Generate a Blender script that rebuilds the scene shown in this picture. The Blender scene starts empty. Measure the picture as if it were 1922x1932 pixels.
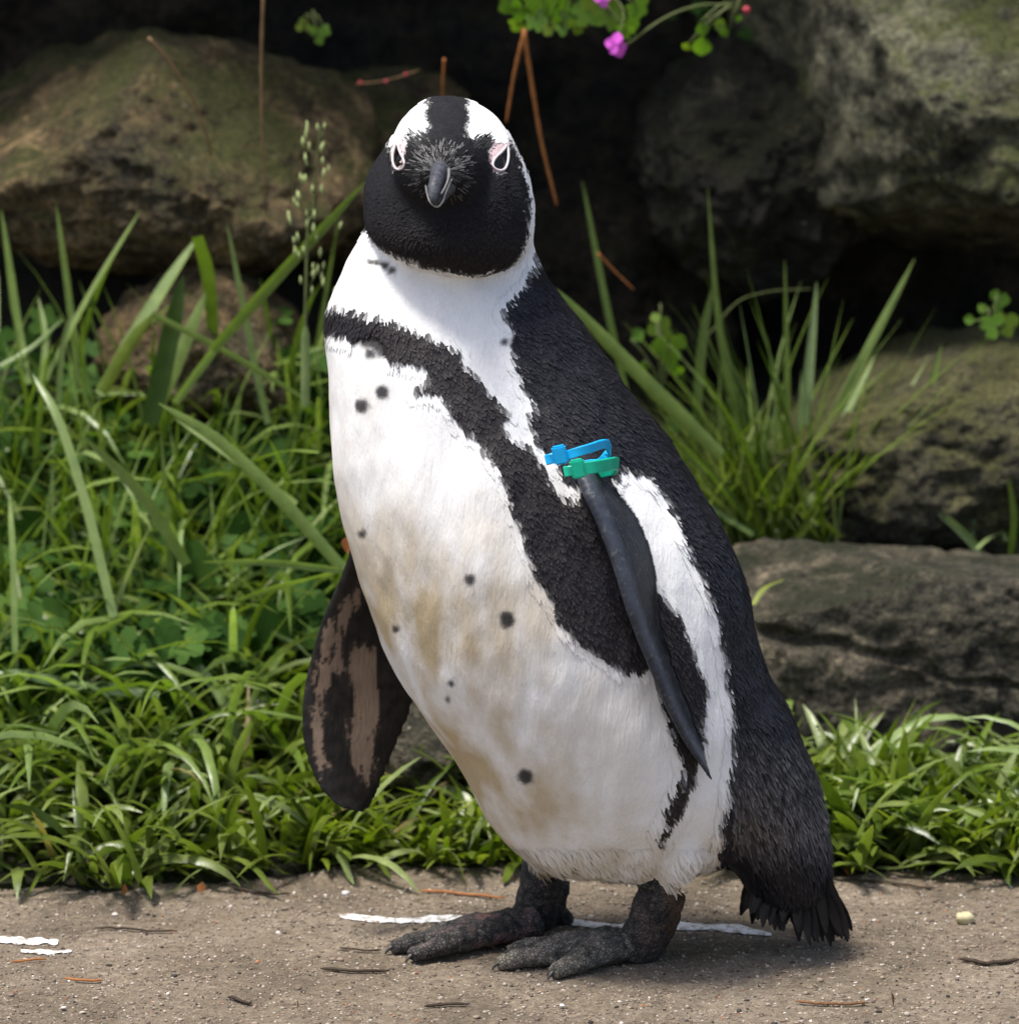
import bpy, bmesh, math, random
import numpy as np
from mathutils import Vector, Matrix, noise
from mathutils.bvhtree import BVHTree
random.seed(7); rng = np.random.default_rng(7)
R = math.radians
sc = bpy.context.scene
COL = sc.collection
# ------------------------------------------------------------------ camera
D, ELEV, ZC, SPX = 3.2, R(10), 0.303, 0.00035      # distance, pitch, aim height, metres per pixel at the bird
KPX = SPX / D; CU, CV = 961.0, 966.0
cam_pos = np.array([0, -D*math.cos(ELEV), ZC + D*math.sin(ELEV)])
F_ = np.array([0, math.cos(ELEV), -math.sin(ELEV)]); U_ = np.array([0, math.sin(ELEV), math.cos(ELEV)])
cd = bpy.data.cameras.new('camera'); cam = bpy.data.objects.new('camera', cd); COL.objects.link(cam)
cam.location = cam_pos; cam.rotation_euler = (R(90)-ELEV, 0, 0)
cd.sensor_fit = 'HORIZONTAL'; cd.sensor_width = 36; cd.lens = 36/(1922*KPX)
cd.clip_start = 0.1; cd.clip_end = 200
cd.dof.use_dof = True; cd.dof.focus_distance = D - 0.06; cd.dof.aperture_fstop = 9.0
sc.camera = cam
# ------------------------------------------------------------------ world, sun, exposure
SUN_EL, SUN_AZ = R(73), R(-62)       # azimuth measured from the camera side (-Y) towards +X
w = bpy.data.worlds.new('World'); sc.world = w; w.use_nodes = True
nt = w.node_tree; nt.nodes.clear()
sky = nt.nodes.new('ShaderNodeTexSky'); sky.sky_type = 'NISHITA'; sky.sun_disc = False; sky.dust_density = 3.2; sky.air_density = .9; sky.ozone_density = 1.0
bg = nt.nodes.new('ShaderNodeBackground'); bg.inputs[1].default_value = 0.12
wo = nt.nodes.new('ShaderNodeOutputWorld')
nt.links.new(sky.outputs[0], bg.inputs[0]); nt.links.new(bg.outputs[0], wo.inputs[0])
sdir = Vector((math.sin(SUN_AZ)*math.cos(SUN_EL), -math.cos(SUN_AZ)*math.cos(SUN_EL), math.sin(SUN_EL)))
sky.sun_elevation = SUN_EL; sky.sun_rotation = math.atan2(sdir.x, sdir.y)
sl = bpy.data.lights.new('sun', 'SUN'); sl.energy = 3.1; sl.angle = R(13); sl.color = (1, .97, .92)
so = bpy.data.objects.new('sun', sl); COL.objects.link(so)
so.rotation_euler = sdir.to_track_quat('Z', 'Y').to_euler(); so.location = sdir*5
vs = sc.view_settings; vs.view_transform = 'Standard'; vs.look = 'None'; vs.exposure = 0.8; vs.gamma = 1; vs.use_curve_mapping = False

# ------------------------------------------------------------------ pixel <-> world (photo measured on a 1922 x 1932 grid)
def P(u, v, y):
    d = F_ + np.array([1, 0, 0])*(u-CU)*KPX - U_*(v-CV)*KPX
    t = (y - cam_pos[1])/d[1]
    return cam_pos + d*t
def G(u, v, z=0.0):
    d = F_ + np.array([1, 0, 0])*(u-CU)*KPX - U_*(v-CV)*KPX
    t = (z - cam_pos[2])/d[2]
    return cam_pos + d*t
def S(y): return SPX*(D + y*math.cos(ELEV))/D
def proj(p):
    q = np.asarray(p) - cam_pos
    f = q @ F_
    return CU + q[..., 0]/f/KPX, CV - (q @ U_)/f/KPX

# ------------------------------------------------------------------ generic helpers
def tag(o, label=None, cat=None, group=None, kind=None):
    for k, v in (('label', label), ('category', cat), ('group', group), ('kind', kind)):
        if v: o[k] = v
    return o
def mesh_obj(name, verts, faces, mat=None, parent=None, smooth=True, origin=None):
    me = bpy.data.meshes.new(name)
    vs_ = np.asarray(verts, dtype=float)
    if origin is not None: vs_ = vs_ - np.asarray(origin)
    me.from_pydata(vs_.tolist(), [], [tuple(f) for f in faces])
    if smooth: me.polygons.foreach_set('use_smooth', [True]*len(me.polygons))
    o = bpy.data.objects.new(name, me); COL.objects.link(o)
    if origin is not None: o.location = origin
    if mat: me.materials.append(mat)
    if parent: o.parent = parent; o.matrix_parent_inverse = Matrix.Translation(parent.location).inverted()
    return o
def empty(name, loc):
    o = bpy.data.objects.new(name, None); COL.objects.link(o); o.location = loc; o.empty_display_size = .02
    return o
def loft(rings, cap=True):
    n = len(rings[0]); V = [p for r in rings for p in r]; Fs = []
    for i in range(len(rings)-1):
        for j in range(n):
            a = i*n+j; b = i*n+(j+1) % n
            Fs.append((a, b, b+n, a+n))
    if cap:
        c0 = len(V); V.append(np.mean(rings[0], axis=0)); c1 = len(V); V.append(np.mean(rings[-1], axis=0))
        for j in range(n):
            Fs.append((c0, (j+1) % n, j)); b = (len(rings)-1)*n
            Fs.append((c1, b+j, b+(j+1) % n))
    return [np.asarray(v, float) for v in V], Fs
def interp_rows(rows, step=None, n=None):
    rows = np.asarray(rows, float); t = np.concatenate([[0], np.cumsum(np.linalg.norm(np.diff(rows[:, :2], axis=0), axis=1)+1e-6)])
    tt = np.linspace(0, t[-1], n)
    out = np.zeros((n, rows.shape[1]))
    for c in range(rows.shape[1]):       # catmull-rom through the rows
        y = rows[:, c]; m = np.gradient(y, t)
        k = np.clip(np.searchsorted(t, tt)-1, 0, len(t)-2)
        h = t[k+1]-t[k]; s = (tt-t[k])/h
        out[:, c] = (2*s**3-3*s**2+1)*y[k]+(s**3-2*s**2+s)*h*m[k]+(-2*s**3+3*s**2)*y[k+1]+(s**3-s**2)*h*m[k+1]
    return out
def hsections(rows, n=48, nr=60):
    """rows: v, uL, uR, yc, b -> rings lying level in the world"""
    rings = []
    for v, ul, ur, yc, b in interp_rows(rows, n=nr):
        pl = P(ul, v, yc); pr = P(ur, v, yc); c = (pl+pr)/2; a = max(abs(pr[0]-pl[0])/2, .0008); b = max(b, .0008)
        rings.append([c+np.array([a*math.cos(t), b*math.sin(t), 0]) for t in np.linspace(0, 2*math.pi, n, endpoint=False)])
    return loft(rings)
def tube(pts, rads, n=10, flat=1.0, upv=(0, 0, 1)):
    pts = [np.asarray(p, float) for p in pts]; rings = []
    for i, p in enumerate(pts):
        d = pts[min(i+1, len(pts)-1)] - pts[max(i-1, 0)]; d = d/np.linalg.norm(d)
        s = np.cross(d, upv); 
        if np.linalg.norm(s) < 1e-3: s = np.cross(d, (1, 0, 0))
        s /= np.linalg.norm(s); t = np.cross(s, d)
        rings.append([p + rads[i]*(math.cos(a)*s + flat*math.sin(a)*t) for a in np.linspace(0, 2*math.pi, n, endpoint=False)])
    return loft(rings)
def ellipsoid(c, r, n=24, m=16):
    c = np.asarray(c, float); rings = []
    for i in range(1, m):
        ph = math.pi*i/m
        rings.append([c+np.array([r[0]*math.sin(ph)*math.cos(t), r[1]*math.sin(ph)*math.sin(t), -r[2]*math.cos(ph)]) for t in np.linspace(0, 2*math.pi, n, endpoint=False)])
    return loft(rings)
def join(parts):
    V, Fs = [], []
    for v, f in parts:
        o = len(V); V += list(v); Fs += [tuple(i+o for i in q) for q in f]
    return V, Fs
def smooth_path(pts, n):
    a = np.asarray(pts, float); return interp_rows(a, n=n) if len(a) > 2 else np.linspace(a[0], a[-1], n)

# ------------------------------------------------------------------ materials
def new_mat(name):
    m = bpy.data.materials.new(name); m.use_nodes = True; t = m.node_tree; b = t.nodes['Principled BSDF']
    return m, t, b
def noise_node(t, scale, detail=6, rough=.6, vec=None, dist=0):
    n = t.nodes.new('ShaderNodeTexNoise'); n.inputs['Scale'].default_value = scale; n.inputs['Detail'].default_value = detail
    n.inputs['Roughness'].default_value = rough; n.inputs['Distortion'].default_value = dist
    if vec: t.links.new(vec, n.inputs['Vector'])
    return n
def ramp(t, fac, stops):
    r = t.nodes.new('ShaderNodeValToRGB'); e = r.color_ramp.elements
    while len(e) < len(stops): e.new(.5)
    for q, (p, c) in zip(e, stops): q.position = p; q.color = (*c, 1) if len(c) == 3 else c
    t.links.new(fac, r.inputs[0]); return r
def mixc(t, fac, a, b, mode='MIX'):
    m = t.nodes.new('ShaderNodeMix'); m.data_type = 'RGBA'; m.blend_type = mode
    for s, i in ((fac, 0), (a, 6), (b, 7)):
        if hasattr(s, 'default_value') or hasattr(s, 'is_linked'): t.links.new(s, m.inputs[i])
        else: m.inputs[i].default_value = s if i == 0 else (*s, 1)
    return m.outputs[2]
def bump(t, b, h, strength, dist):
    n = t.nodes.new('ShaderNodeBump'); n.inputs['Strength'].default_value = strength; n.inputs['Distance'].default_value = dist
    t.links.new(h, n.inputs['Height']); t.links.new(n.outputs[0], b.inputs['Normal']); return n
def gencoord(t): return t.nodes.new('ShaderNodeTexCoord').outputs['Object']
def plain(name, col, rough=.5, spec=.4, var=.15, scale=300, bstr=0, bscale=400, bdist=.0005):
    m, t, b = new_mat(name); v = gencoord(t); n = noise_node(t, scale, 4, .6, v)
    c0 = tuple(c*(1-var) for c in col); c1 = tuple(min(1, c*(1+var)) for c in col)
    r = ramp(t, n.outputs[0], [(.3, c0), (.7, c1)]); t.links.new(r.outputs[0], b.inputs['Base Color'])
    b.inputs['Roughness'].default_value = rough; b.inputs['Specular IOR Level'].default_value = spec
    if bstr: bump(t, b, noise_node(t, bscale, 4, .6, v).outputs[0], bstr, bdist)
    return m
def rock_mat(name, cA, cB, cC, moss, moss_amt, scale=14, seed=0):
    """cA/cB/cC mineral tones, moss colour spread by noise and by up-facing normals"""
    m, t, b = new_mat(name); tc = gencoord(t)
    mp = t.nodes.new('ShaderNodeMapping'); mp.inputs['Location'].default_value = (seed, seed*1.7, -seed); t.links.new(tc, mp.inputs[0]); v = mp.outputs[0]
    n1 = noise_node(t, scale*.5, 5, .6, v, .6); n2 = noise_node(t, scale*3, 8, .72, v); n3 = noise_node(t, scale*16, 5, .7, v)
    base = ramp(t, n1.outputs[0], [(.36, cA), (.5, cB), (.62, cC)]).outputs[0]
    spk = ramp(t, n2.outputs[0], [(.36, (.22, .22, .2)), (.5, (.95, .95, .95)), (.64, (1.9, 1.85, 1.7))]).outputs[0]
    base = mixc(t, 1.0, base, spk, 'MULTIPLY')
    fine = ramp(t, n3.outputs[0], [(.36, (.35, .35, .35)), (.64, (1.7, 1.7, 1.6))]).outputs[0]
    base = mixc(t, .9, base, fine, 'MULTIPLY')
    nm = noise_node(t, scale*.9, 8, .75, v, .3)
    geo = t.nodes.new('ShaderNodeNewGeometry'); sx = t.nodes.new('ShaderNodeSeparateXYZ'); t.links.new(geo.outputs['Normal'], sx.inputs[0])
    ma = t.nodes.new('ShaderNodeMath'); ma.operation = 'MULTIPLY_ADD'; t.links.new(sx.outputs[2], ma.inputs[0]); ma.inputs[1].default_value = .16; t.links.new(nm.outputs[0], ma.inputs[2])
    mf = ramp(t, ma.outputs[0], [(.62-moss_amt*.3, (0, 0, 0)), (.78-moss_amt*.3, (1, 1, 1))]).outputs[0]
    base = mixc(t, mf, base, mixc(t, .8, moss, fine, 'MULTIPLY'))
    # pale lichen flecks
    vo = t.nodes.new('ShaderNodeTexVoronoi'); vo.inputs['Scale'].default_value = scale*5; t.links.new(v, vo.inputs['Vector'])
    lf = ramp(t, vo.outputs['Distance'], [(.06, (1, 1, 1)), (.13, (0, 0, 0))]).outputs[0]
    gate = ramp(t, noise_node(t, scale*.7, 3, .5, v).outputs[0], [(.55, (0, 0, 0)), (.62, (1, 1, 1))]).outputs[0]
    lm = mixc(t, 1.0, lf, gate, 'MULTIPLY')
    base = mixc(t, lm, base, (.36, .35, .24))
    t.links.new(base, b.inputs['Base Color']); b.inputs['Roughness'].default_value = .8; b.inputs['Specular IOR Level'].default_value = .3
    h = t.nodes.new('ShaderNodeMath'); h.operation = 'MULTIPLY_ADD'; t.links.new(n2.outputs[0], h.inputs[0]); h.inputs[1].default_value = 1.2; t.links.new(n3.outputs[0], h.inputs[2])
    bump(t, b, h.outputs[0], 1.0, .011)
    return m
def leaf_mat(name, c0, c1, c2, rough=.4, transl=.35, attr=True, vein=False):
    """grass / leaf: colour varied per blade through the 'tint' attribute, part of the light passes through"""
    m, t, b = new_mat(name); v = gencoord(t)
    if attr:
        at = t.nodes.new('ShaderNodeAttribute'); at.attribute_name = 'tint'; f = at.outputs['Fac']
    else:
        oi = t.nodes.new('ShaderNodeObjectInfo'); f = oi.outputs['Random']
    base = ramp(t, f, [(0, c0), (.5, c1), (1, c2)]).outputs[0]
    n = noise_node(t, 60, 5, .65, v); k = ramp(t, n.outputs[0], [(.3, (.65, .7, .6)), (.7, (1.25, 1.2, 1.15))]).outputs[0]
    base = mixc(t, .8, base, k, 'MULTIPLY')
    t.links.new(base, b.inputs['Base Color']); b.inputs['Roughness'].default_value = rough; b.inputs['Specular IOR Level'].default_value = .5
    tr = t.nodes.new('ShaderNodeBsdfTranslucent'); tc = mixc(t, 1.0, base, (1.3, 1.5, .5), 'MULTIPLY'); t.links.new(tc, tr.inputs[0])
    mx = t.nodes.new('ShaderNodeMixShader'); mx.inputs[0].default_value = transl
    t.links.new(b.outputs[0], mx.inputs[1]); t.links.new(tr.outputs[0], mx.inputs[2])
    t.links.new(mx.outputs[0], t.nodes['Material Output'].inputs[0])
    bump(t, b, noise_node(t, 500, 3, .5, v).outputs[0], .25, .001)
    return m

M = {}
M['rock_brown'] = rock_mat('rock_brown', (.06, .05, .028), (.16, .113, .055), (.28, .195, .105), (.07, .072, .018), .3, 13, 1)
M['rock_grey'] = rock_mat('rock_grey', (.06, .058, .036), (.125, .12, .08), (.22, .21, .15), (.09, .10, .027), .4, 12, 4)
M['rock_shaded'] = rock_mat('rock_shaded', (.014, .013, .009), (.035, .032, .021), (.09, .083, .053), (.03, .032, .012), .3, 16, 9)  # low tones put the shade of the recess into the stone's colour
M['rock_moss'] = rock_mat('rock_moss', (.035, .033, .02), (.075, .068, .042), (.15, .135, .085), (.12, .115, .04), .35, 14, 13)
M['rock_slab'] = rock_mat('rock_slab', (.05, .046, .034), (.105, .092, .067), (.20, .165, .12), (.04, .043, .022), .15, 15, 17)
M['rock_tan'] = rock_mat('rock_tan', (.09, .06, .028), (.16, .105, .05), (.20, .17, .12), (.07, .065, .02), .2, 16, 21)
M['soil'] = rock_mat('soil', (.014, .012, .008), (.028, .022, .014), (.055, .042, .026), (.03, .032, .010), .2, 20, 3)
M['grass'] = leaf_mat('grass', (.055, .09, .009), (.135, .18, .028), (.27, .33, .13), .32, .34)  # palest tint paints a wet sheen into some blades
M['grass_dark'] = leaf_mat('grass_dark', (.03, .07, .01), (.05, .105, .016), (.08, .15, .03), .4, .3)
M['grass_yellow'] = leaf_mat('grass_yellow', (.11, .155, .010), (.17, .225, .022), (.25, .29, .055), .36, .38)
M['blade'] = leaf_mat('blade', (.085, .14, .015), (.155, .225, .04), (.29, .38, .16), .32, .34)
M['straw'] = leaf_mat('straw', (.20, .15, .06), (.28, .21, .09), (.34, .27, .13), .6, .25)
M['leaf_dark'] = leaf_mat('leaf_dark', (.022, .062, .008), (.04, .095, .014), (.07, .14, .025), .7, .3)
M['leaf_dark'].node_tree.nodes['Principled BSDF'].inputs['Specular IOR Level'].default_value = .15
M['leaf_bright'] = leaf_mat('leaf_bright', (.12, .25, .02), (.16, .30, .03), (.24, .33, .03), .45, .45)
M['dry'] = plain('dry_stem', (.19, .115, .055), .7, .2, .3, 120)
M['orange'] = plain('orange_needle', (.30, .115, .035), .6, .2, .25, 150)
M['stem'] = plain('plant_stem', (.10, .12, .04), .6, .2, .2)
M['pink'] = plain('petal_pink', (.62, .10, .55), .6, .2, .15)
M['bud'] = plain('bud_red', (.45, .06, .08), .6, .2, .15)
M['seed'] = plain('seed_green', (.34, .40, .16), .6, .2, .2)
M['twig'] = plain('twig_dark', (.045, .032, .022), .8, .2, .4, 200, .5)
M['litter'] = plain('leaf_litter', (.16, .08, .035), .8, .2, .4, 200, .5)
m, t, b = new_mat('water_drop'); b.inputs['Transmission Weight'].default_value = 1; b.inputs['IOR'].default_value = 1.33; b.inputs['Roughness'].default_value = .02; M['water'] = m

# ------------------------------------------------------------------ setting: path, bank, back wall
m, t, b = new_mat('path_concrete'); v = gencoord(t)
n1 = noise_node(t, 9, 5, .6, v); n2 = noise_node(t, 120, 9, .8, v); n3 = noise_node(t, 520, 5, .75, v)
base = ramp(t, n1.outputs[0], [(.3, (.19, .152, .11)), (.48, (.31, .25, .182)), (.66, (.42, .345, .262))]).outputs[0]
k = ramp(t, n2.outputs[0], [(.30, (.22, .20, .18)), (.44, (.78, .76, .74)), (.58, (1.12, 1.12, 1.1)), (.70, (2.0, 1.98, 1.9))]).outputs[0]
base = mixc(t, 1, base, k, 'MULTIPLY')
k = ramp(t, n3.outputs[0], [(.3, (.55, .55, .55)), (.7, (1.4, 1.38, 1.35))]).outputs[0]
base = mixc(t, .9, base, k, 'MULTIPLY')
vo = t.nodes.new('ShaderNodeTexVoronoi'); vo.inputs['Scale'].default_value = 150; t.links.new(v, vo.inputs['Vector'])
sp = ramp(t, vo.outputs['Distance'], [(.10, (1, 1, 1)), (.2, (0, 0, 0))]).outputs[0]
gate = ramp(t, vo.outputs['Color'], [(.83, (0, 0, 0)), (.86, (1, 1, 1))]).outputs[0]
base = mixc(t, mixc(t, 1, sp, gate, 'MULTIPLY'), base, (.62, .58, .52))
gate2 = ramp(t, vo.outputs['Color'], [(.16, (1, 1, 1)), (.2, (0, 0, 0))]).outputs[0]
base = mixc(t, mixc(t, 1, sp, gate2, 'MULTIPLY'), base, (.035, .03, .027))
t.links.new(base, b.inputs['Base Color']); b.inputs['Roughness'].default_value = .85; b.inputs['Specular IOR Level'].default_value = .25
h = t.nodes.new('ShaderNodeMath'); h.operation = 'MULTIPLY_ADD'; t.links.new(n2.outputs[0], h.inputs[0]); h.inputs[1].default_value = 1.5; t.links.new(n3.outputs[0], h.inputs[2])
bump(t, b, h.outputs[0], 1.0, .003); M['path'] = m

def fbm(p, s, o=4):
    return noise.fractal(Vector((float(p[0])*s, float(p[1])*s, float(p[2])*s)), .9, 2.1, o)
def grid(xs, ys, zf):
    V = [(x, y, zf(x, y)) for y in ys for x in xs]; n = len(xs)
    Fs = [(j*n+i, j*n+i+1, (j+1)*n+i+1, (j+1)*n+i) for j in range(len(ys)-1) for i in range(n-1)]
    return V, Fs
xs = np.concatenate([[-40, -10, -3, -1.2], np.linspace(-.6, .6, 240), [1.2, 3, 10, 40]])
ys = np.concatenate([[-40, -10, -4, -1.5], np.linspace(-.5, .45, 190), [1.5, 4, 10, 40]])
def gz(x, y):
    if abs(x) > .62 or y < -.52 or y > .5: return 0.0
    return .0022*fbm((x, y, 0), 14, 3) + .0011*fbm((x, y, 3), 90, 3)
V, Fs = grid(xs, ys, gz)
tag(mesh_obj('path', V, Fs, M['path']), kind='structure')

def edge_y(x):      # where the turf begins on the path
    u = CU + x/SPX
    return .022*fbm((x, 0, 5), 9, 3)+float(np.interp(u, [-400, 0, 350, 520, 620, 760, 1000, 1300, 1600, 1922, 2300], [.19, .18, .19, .21, .25, .25, .25, .25, .225, .22, .22]))
def bank_z(x, y):
    e = edge_y(x); d = y - e
    left = float(np.interp(d, [-.03, 0, .05, .30, .46, .56, .70, 1.0], [-.02, .002, .012, .07, .17, .27, .33, .40]))
    right = float(np.interp(d, [-.03, 0, .05, .32, .43, .56, .71, 1.0], [-.02, .002, .010, .05, .12, .17, .19, .25]))
    wgt = min(1, max(0, (x + .03)/.20)); wgt = wgt*wgt*(3-2*wgt)
    z = left*(1-wgt)+right*wgt
    return z + (.012*fbm((x, y, 1), 10, 4) if d > .02 else 0)
xs = np.linspace(-1.1, 1.1, 180); ys = np.linspace(.13, 1.35, 122)
V, Fs = grid(xs, ys, bank_z)
tag(mesh_obj('soil_bank', V, Fs, M['soil']), kind='structure')
# upright earth face behind the stones, unseen lip added above to shade the hollow
V = []; xs = np.linspace(-1.2, 1.2, 150); zs = np.linspace(0, 1.5, 100)
for z in zs:
    for x in xs:
        y = 1.12 + .07*fbm((x, 0, z), 5, 5) - (.35*max(0, (z-.72)/.3)**2 if z < 1.02 else .35)
        V.append((x, y, z))
n = len(xs); Fs = [(j*n+i, j*n+i+1, (j+1)*n+i+1, (j+1)*n+i) for j in range(len(zs)-1) for i in range(n-1)]
tag(mesh_obj('earth_face', V, Fs, M['soil']), kind='structure')

# ------------------------------------------------------------------ stones
def make_rock(name, mat, c_uvy, half_px, depth, label, seed, power=3.0, amp=.18, tilt=0, cuts=(), strata=0, sub=7):
    c = P(*c_uvy); s = S(c_uvy[2]); r = np.array([half_px[0]*s, depth, half_px[1]*s/math.cos(ELEV)])
    bm = bmesh.new(); bmesh.ops.create_icosphere(bm, subdivisions=sub, radius=1)
    A = np.array([v.co[:] for v in bm.verts]); A /= (np.abs(A)**power).sum(1)[:, None]**(1/power)
    for nrm, d in cuts:
        nn = np.array(nrm, float); nn /= np.linalg.norm(nn); q = A @ nn - d; A -= np.where(q > 0, q*.93, 0)[:, None]*nn
    N = A/np.linalg.norm(A, axis=1)[:, None]
    out = []
    for p, nn in zip(A, N):
        w_ = p*r
        d1 = fbm(w_/max(r)+seed*3.1, 1.4, 4)*amp + fbm(w_+seed, 22, 5)*.075*(.12/max(r))+fbm(w_-seed, 75, 4)*.028*(.12/max(r))
        if strata: d1 -= strata*max(0, 1-abs(math.sin((w_[2]+.25*w_[0]+.02*fbm(w_+seed, 9, 3))*38))*5)*(.5+.5*fbm(w_, 12, 2))
        out.append(w_*(1+d1))
    Rm = np.array(Matrix.Rotation(tilt, 3, 'Y'))
    out = np.array(out) @ Rm.T
    o = mesh_obj(name, out, [[v.index for v in f.verts] for f in bm.faces], mat); bm.free()
    o.location = c
    tag(o, label, 'rock', 'stones set into the bank'); return o
make_rock('rock', M['rock_brown'], (285, 285, .92), (410, 212), .20, 'big brown mossy boulder at upper left with dark right side', 2, 2.6, .12, R(4), [((-.75, -.3, .55), .62), ((.5, -.6, .4), .78)])
make_rock('rock', M['rock_brown'], (690, 310, 1.04), (200, 170), .13, 'dim lichen speckled stone just left of the penguin head', 5, 2.6, .16, R(-6))
make_rock('rock', M['rock_grey'], (1760, 150, .93), (330, 370), .22, 'huge pale grey green boulder filling the upper right corner', 8, 2.8, .12, R(-14), [((-.6, -.5, .1), .72), ((.2, -.7, .6), .7), ((-.3, -.3, -.85), .72)])
make_rock('rock', M['rock_shaded'], (1440, 300, .98), (230, 215), .12, 'dark mossy stone in shade left of the huge upper right boulder', 11, 2.5, .2, R(20))
make_rock('rock', M['rock_moss'], (1780, 850, .80), (370, 215), .17, 'mossy rounded boulder at middle right with pale top edge', 14, 2.8, .10, R(-6), [((-.5, .0, .8), .72)])
make_rock('rock', M['rock_slab'], (1730, 1222, .53), (385, 205), .09, 'long low grey brown slab with cracks at lower right', 17, 5.0, .06, R(3), [((0, .06, 1), .80), ((-.5, -.2, .8), .9)], .11)
make_rock('rock', M['rock_tan'], (390, 655, .72), (195, 150), .08, 'tan pointed stone behind the tall grass at left', 20, 2.4, .13, R(12), [((.6, -.3, .6), .55), ((-.6, -.4, .5), .6)])
make_rock('rock', M['rock_slab'], (802, 1400, .35), (84, 100), .045, 'small grey stone seen between the belly and the spread flipper', 23, 2.6, .1, R(-35), [((.5, -.6, .4), .6)], 0, 5)
make_rock('rock', M['rock_slab'], (545, 1370, .50), (60, 60), .04, 'small grey stone in the grass left of the spread flipper', 26, 2.6, .1, R(10), (), 0, 5)
make_rock('rock', M['soil'], (1120, 560, 1.10), (260, 200), .08, 'black shaded stone deep in the hollow behind the penguin neck', 29, 2.6, .2, R(5))  # soil tones paint the hollow's shade onto this stone

# ------------------------------------------------------------------ penguin: body as one remeshed skin
TORSO = [(405, 705, 1000, .020, .050), (440, 690, 1006, .018, .054), (480, 660, 1012, .015, .058), (520, 640, 1030, .012, .062), (560, 622, 1062, .010, .066),
         (600, 615, 1092, .008, .070), (700, 615, 1158, .003, .079), (800, 621, 1236, -.002, .086), (900, 631, 1304, -.006, .092), (1000, 650, 1366, -.009, .096),
         (1100, 680, 1408, -.010, .098), (1200, 716, 1430, -.010, .098), (1300, 766, 1450, -.009, .096), (1400, 836, 1462, -.006, .092), (1450, 866, 1466, -.004, .089),
         (1500, 895, 1462, -.002, .083), (1540, 920, 1448, .000, .076), (1580, 948, 1420, .002, .066), (1612, 978, 1385, .003, .054), (1634, 1015, 1340, .004, .040), (1646, 1060, 1290, .004, .026), (1651, 1120, 1220, .004, .010)]
HEAD = [(189, 822, 872, .012, .010), (194, 797, 895, .011, .028), (205, 780, 912, .010, .038), (222, 762, 933, .007, .046), (250, 744, 958, .003, .054), (280, 731, 976, -.001, .059), (310, 710, 992, -.004, .062),
        (350, 693, 1003, -.008, .064), (400, 690, 1006, -.012, .065), (440, 697, 1003, -.015, .063), (470, 725, 993, -.017, .057), (490, 762, 972, -.018, .049), (503, 810, 942, -.018, .036), (509, 850, 905, -.018, .012)]
parts = {}
parts['torso'] = hsections(TORSO, 64, 120)
parts['head'] = hsections(HEAD, 56, 60)
parts['face'] = ellipsoid(P(832, 318, -.050), (.030, .040, .027))
def axis_sections(rows, n=40, nr=30):
    """rows: u, v, y, half px across, depth half (m), across direction follows the axis"""
    rows = interp_rows(rows, n=nr); rings = []
    C = [P(r[0], r[1], r[2]) for r in rows]
    for i, r in enumerate(rows):
        d = C[min(i+1, nr-1)]-C[max(i-1, 0)]; d /= np.linalg.norm(d)
        s = np.cross(d, (0, 1, 0)); s /= np.linalg.norm(s); t = np.cross(s, d); a = max(r[3]*S(r[2]), .0006); b = max(r[4], .0006)
        rings.append([C[i]+a*math.cos(q)*s+b*math.sin(q)*t for q in np.linspace(0, 2*math.pi, n, endpoint=False)])
    return loft(rings)
parts['rump'] = axis_sections([(1300, 1230, .0, 100, .060), (1350, 1330, .0, 112, .066), (1392, 1420, .0, 117, .064), (1428, 1500, .002, 114, .057), (1462, 1580, .004, 102, .047), (1492, 1645, .006, 82, .034), (1515, 1690, .008, 54, .020), (1527, 1715, .008, 25, .008)])
parts['thigh_near'] = axis_sections([(1280, 1470, -.032, 66, .035), (1285, 1540, -.038, 68, .034), (1280, 1595, -.038, 58, .029), (1266, 1640, -.036, 40, .020), (1258, 1662, -.035, 26, .012)])
parts['thigh_far'] = axis_sections([(1060, 1510, .045, 60, .03), (1045, 1580, .052, 52, .028), (1032, 1620, .055, 36, .02), (1028, 1638, .056, 22, .012)])
# far flipper: broad, held away from the body, underside towards us
rows = interp_rows([(985, 668, 770, .050, .006), (1050, 656, 775, .055, .006), (1100, 637, 778, .058, .006), (1150, 615, 782, .060, .0058), (1200, 597, 786, .061, .0055), (1250, 584, 790, .061, .0052), (1300, 573, 788, .060, .005),
                    (1350, 569, 773, .058, .0046), (1400, 572, 752, .055, .0042), (1450, 585, 732, .052, .0036), (1500, 613, 711, .048, .003), (1525, 643, 698, .046, .0024), (1536, 670, 688, .045, .0012)], n=50)
rings = []
for v_, ul, ur, y_, th in rows:
    pl = P(ul, v_, y_-.006); pr = P(ur, v_, y_+.012); ring = []
    for q in np.linspace(0, 2*math.pi, 36, endpoint=False):
        f = .5+.5*math.cos(q)     # 1 at the trailing (right) side
        ring.append(pl*(1-f)+pr*f+np.array([0, math.copysign(abs(math.sin(q))**.75, math.sin(q))*th*(1.25-.75*f), 0]))
    rings.append(ring)
parts['flipper_far'] = loft(rings)
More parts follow.
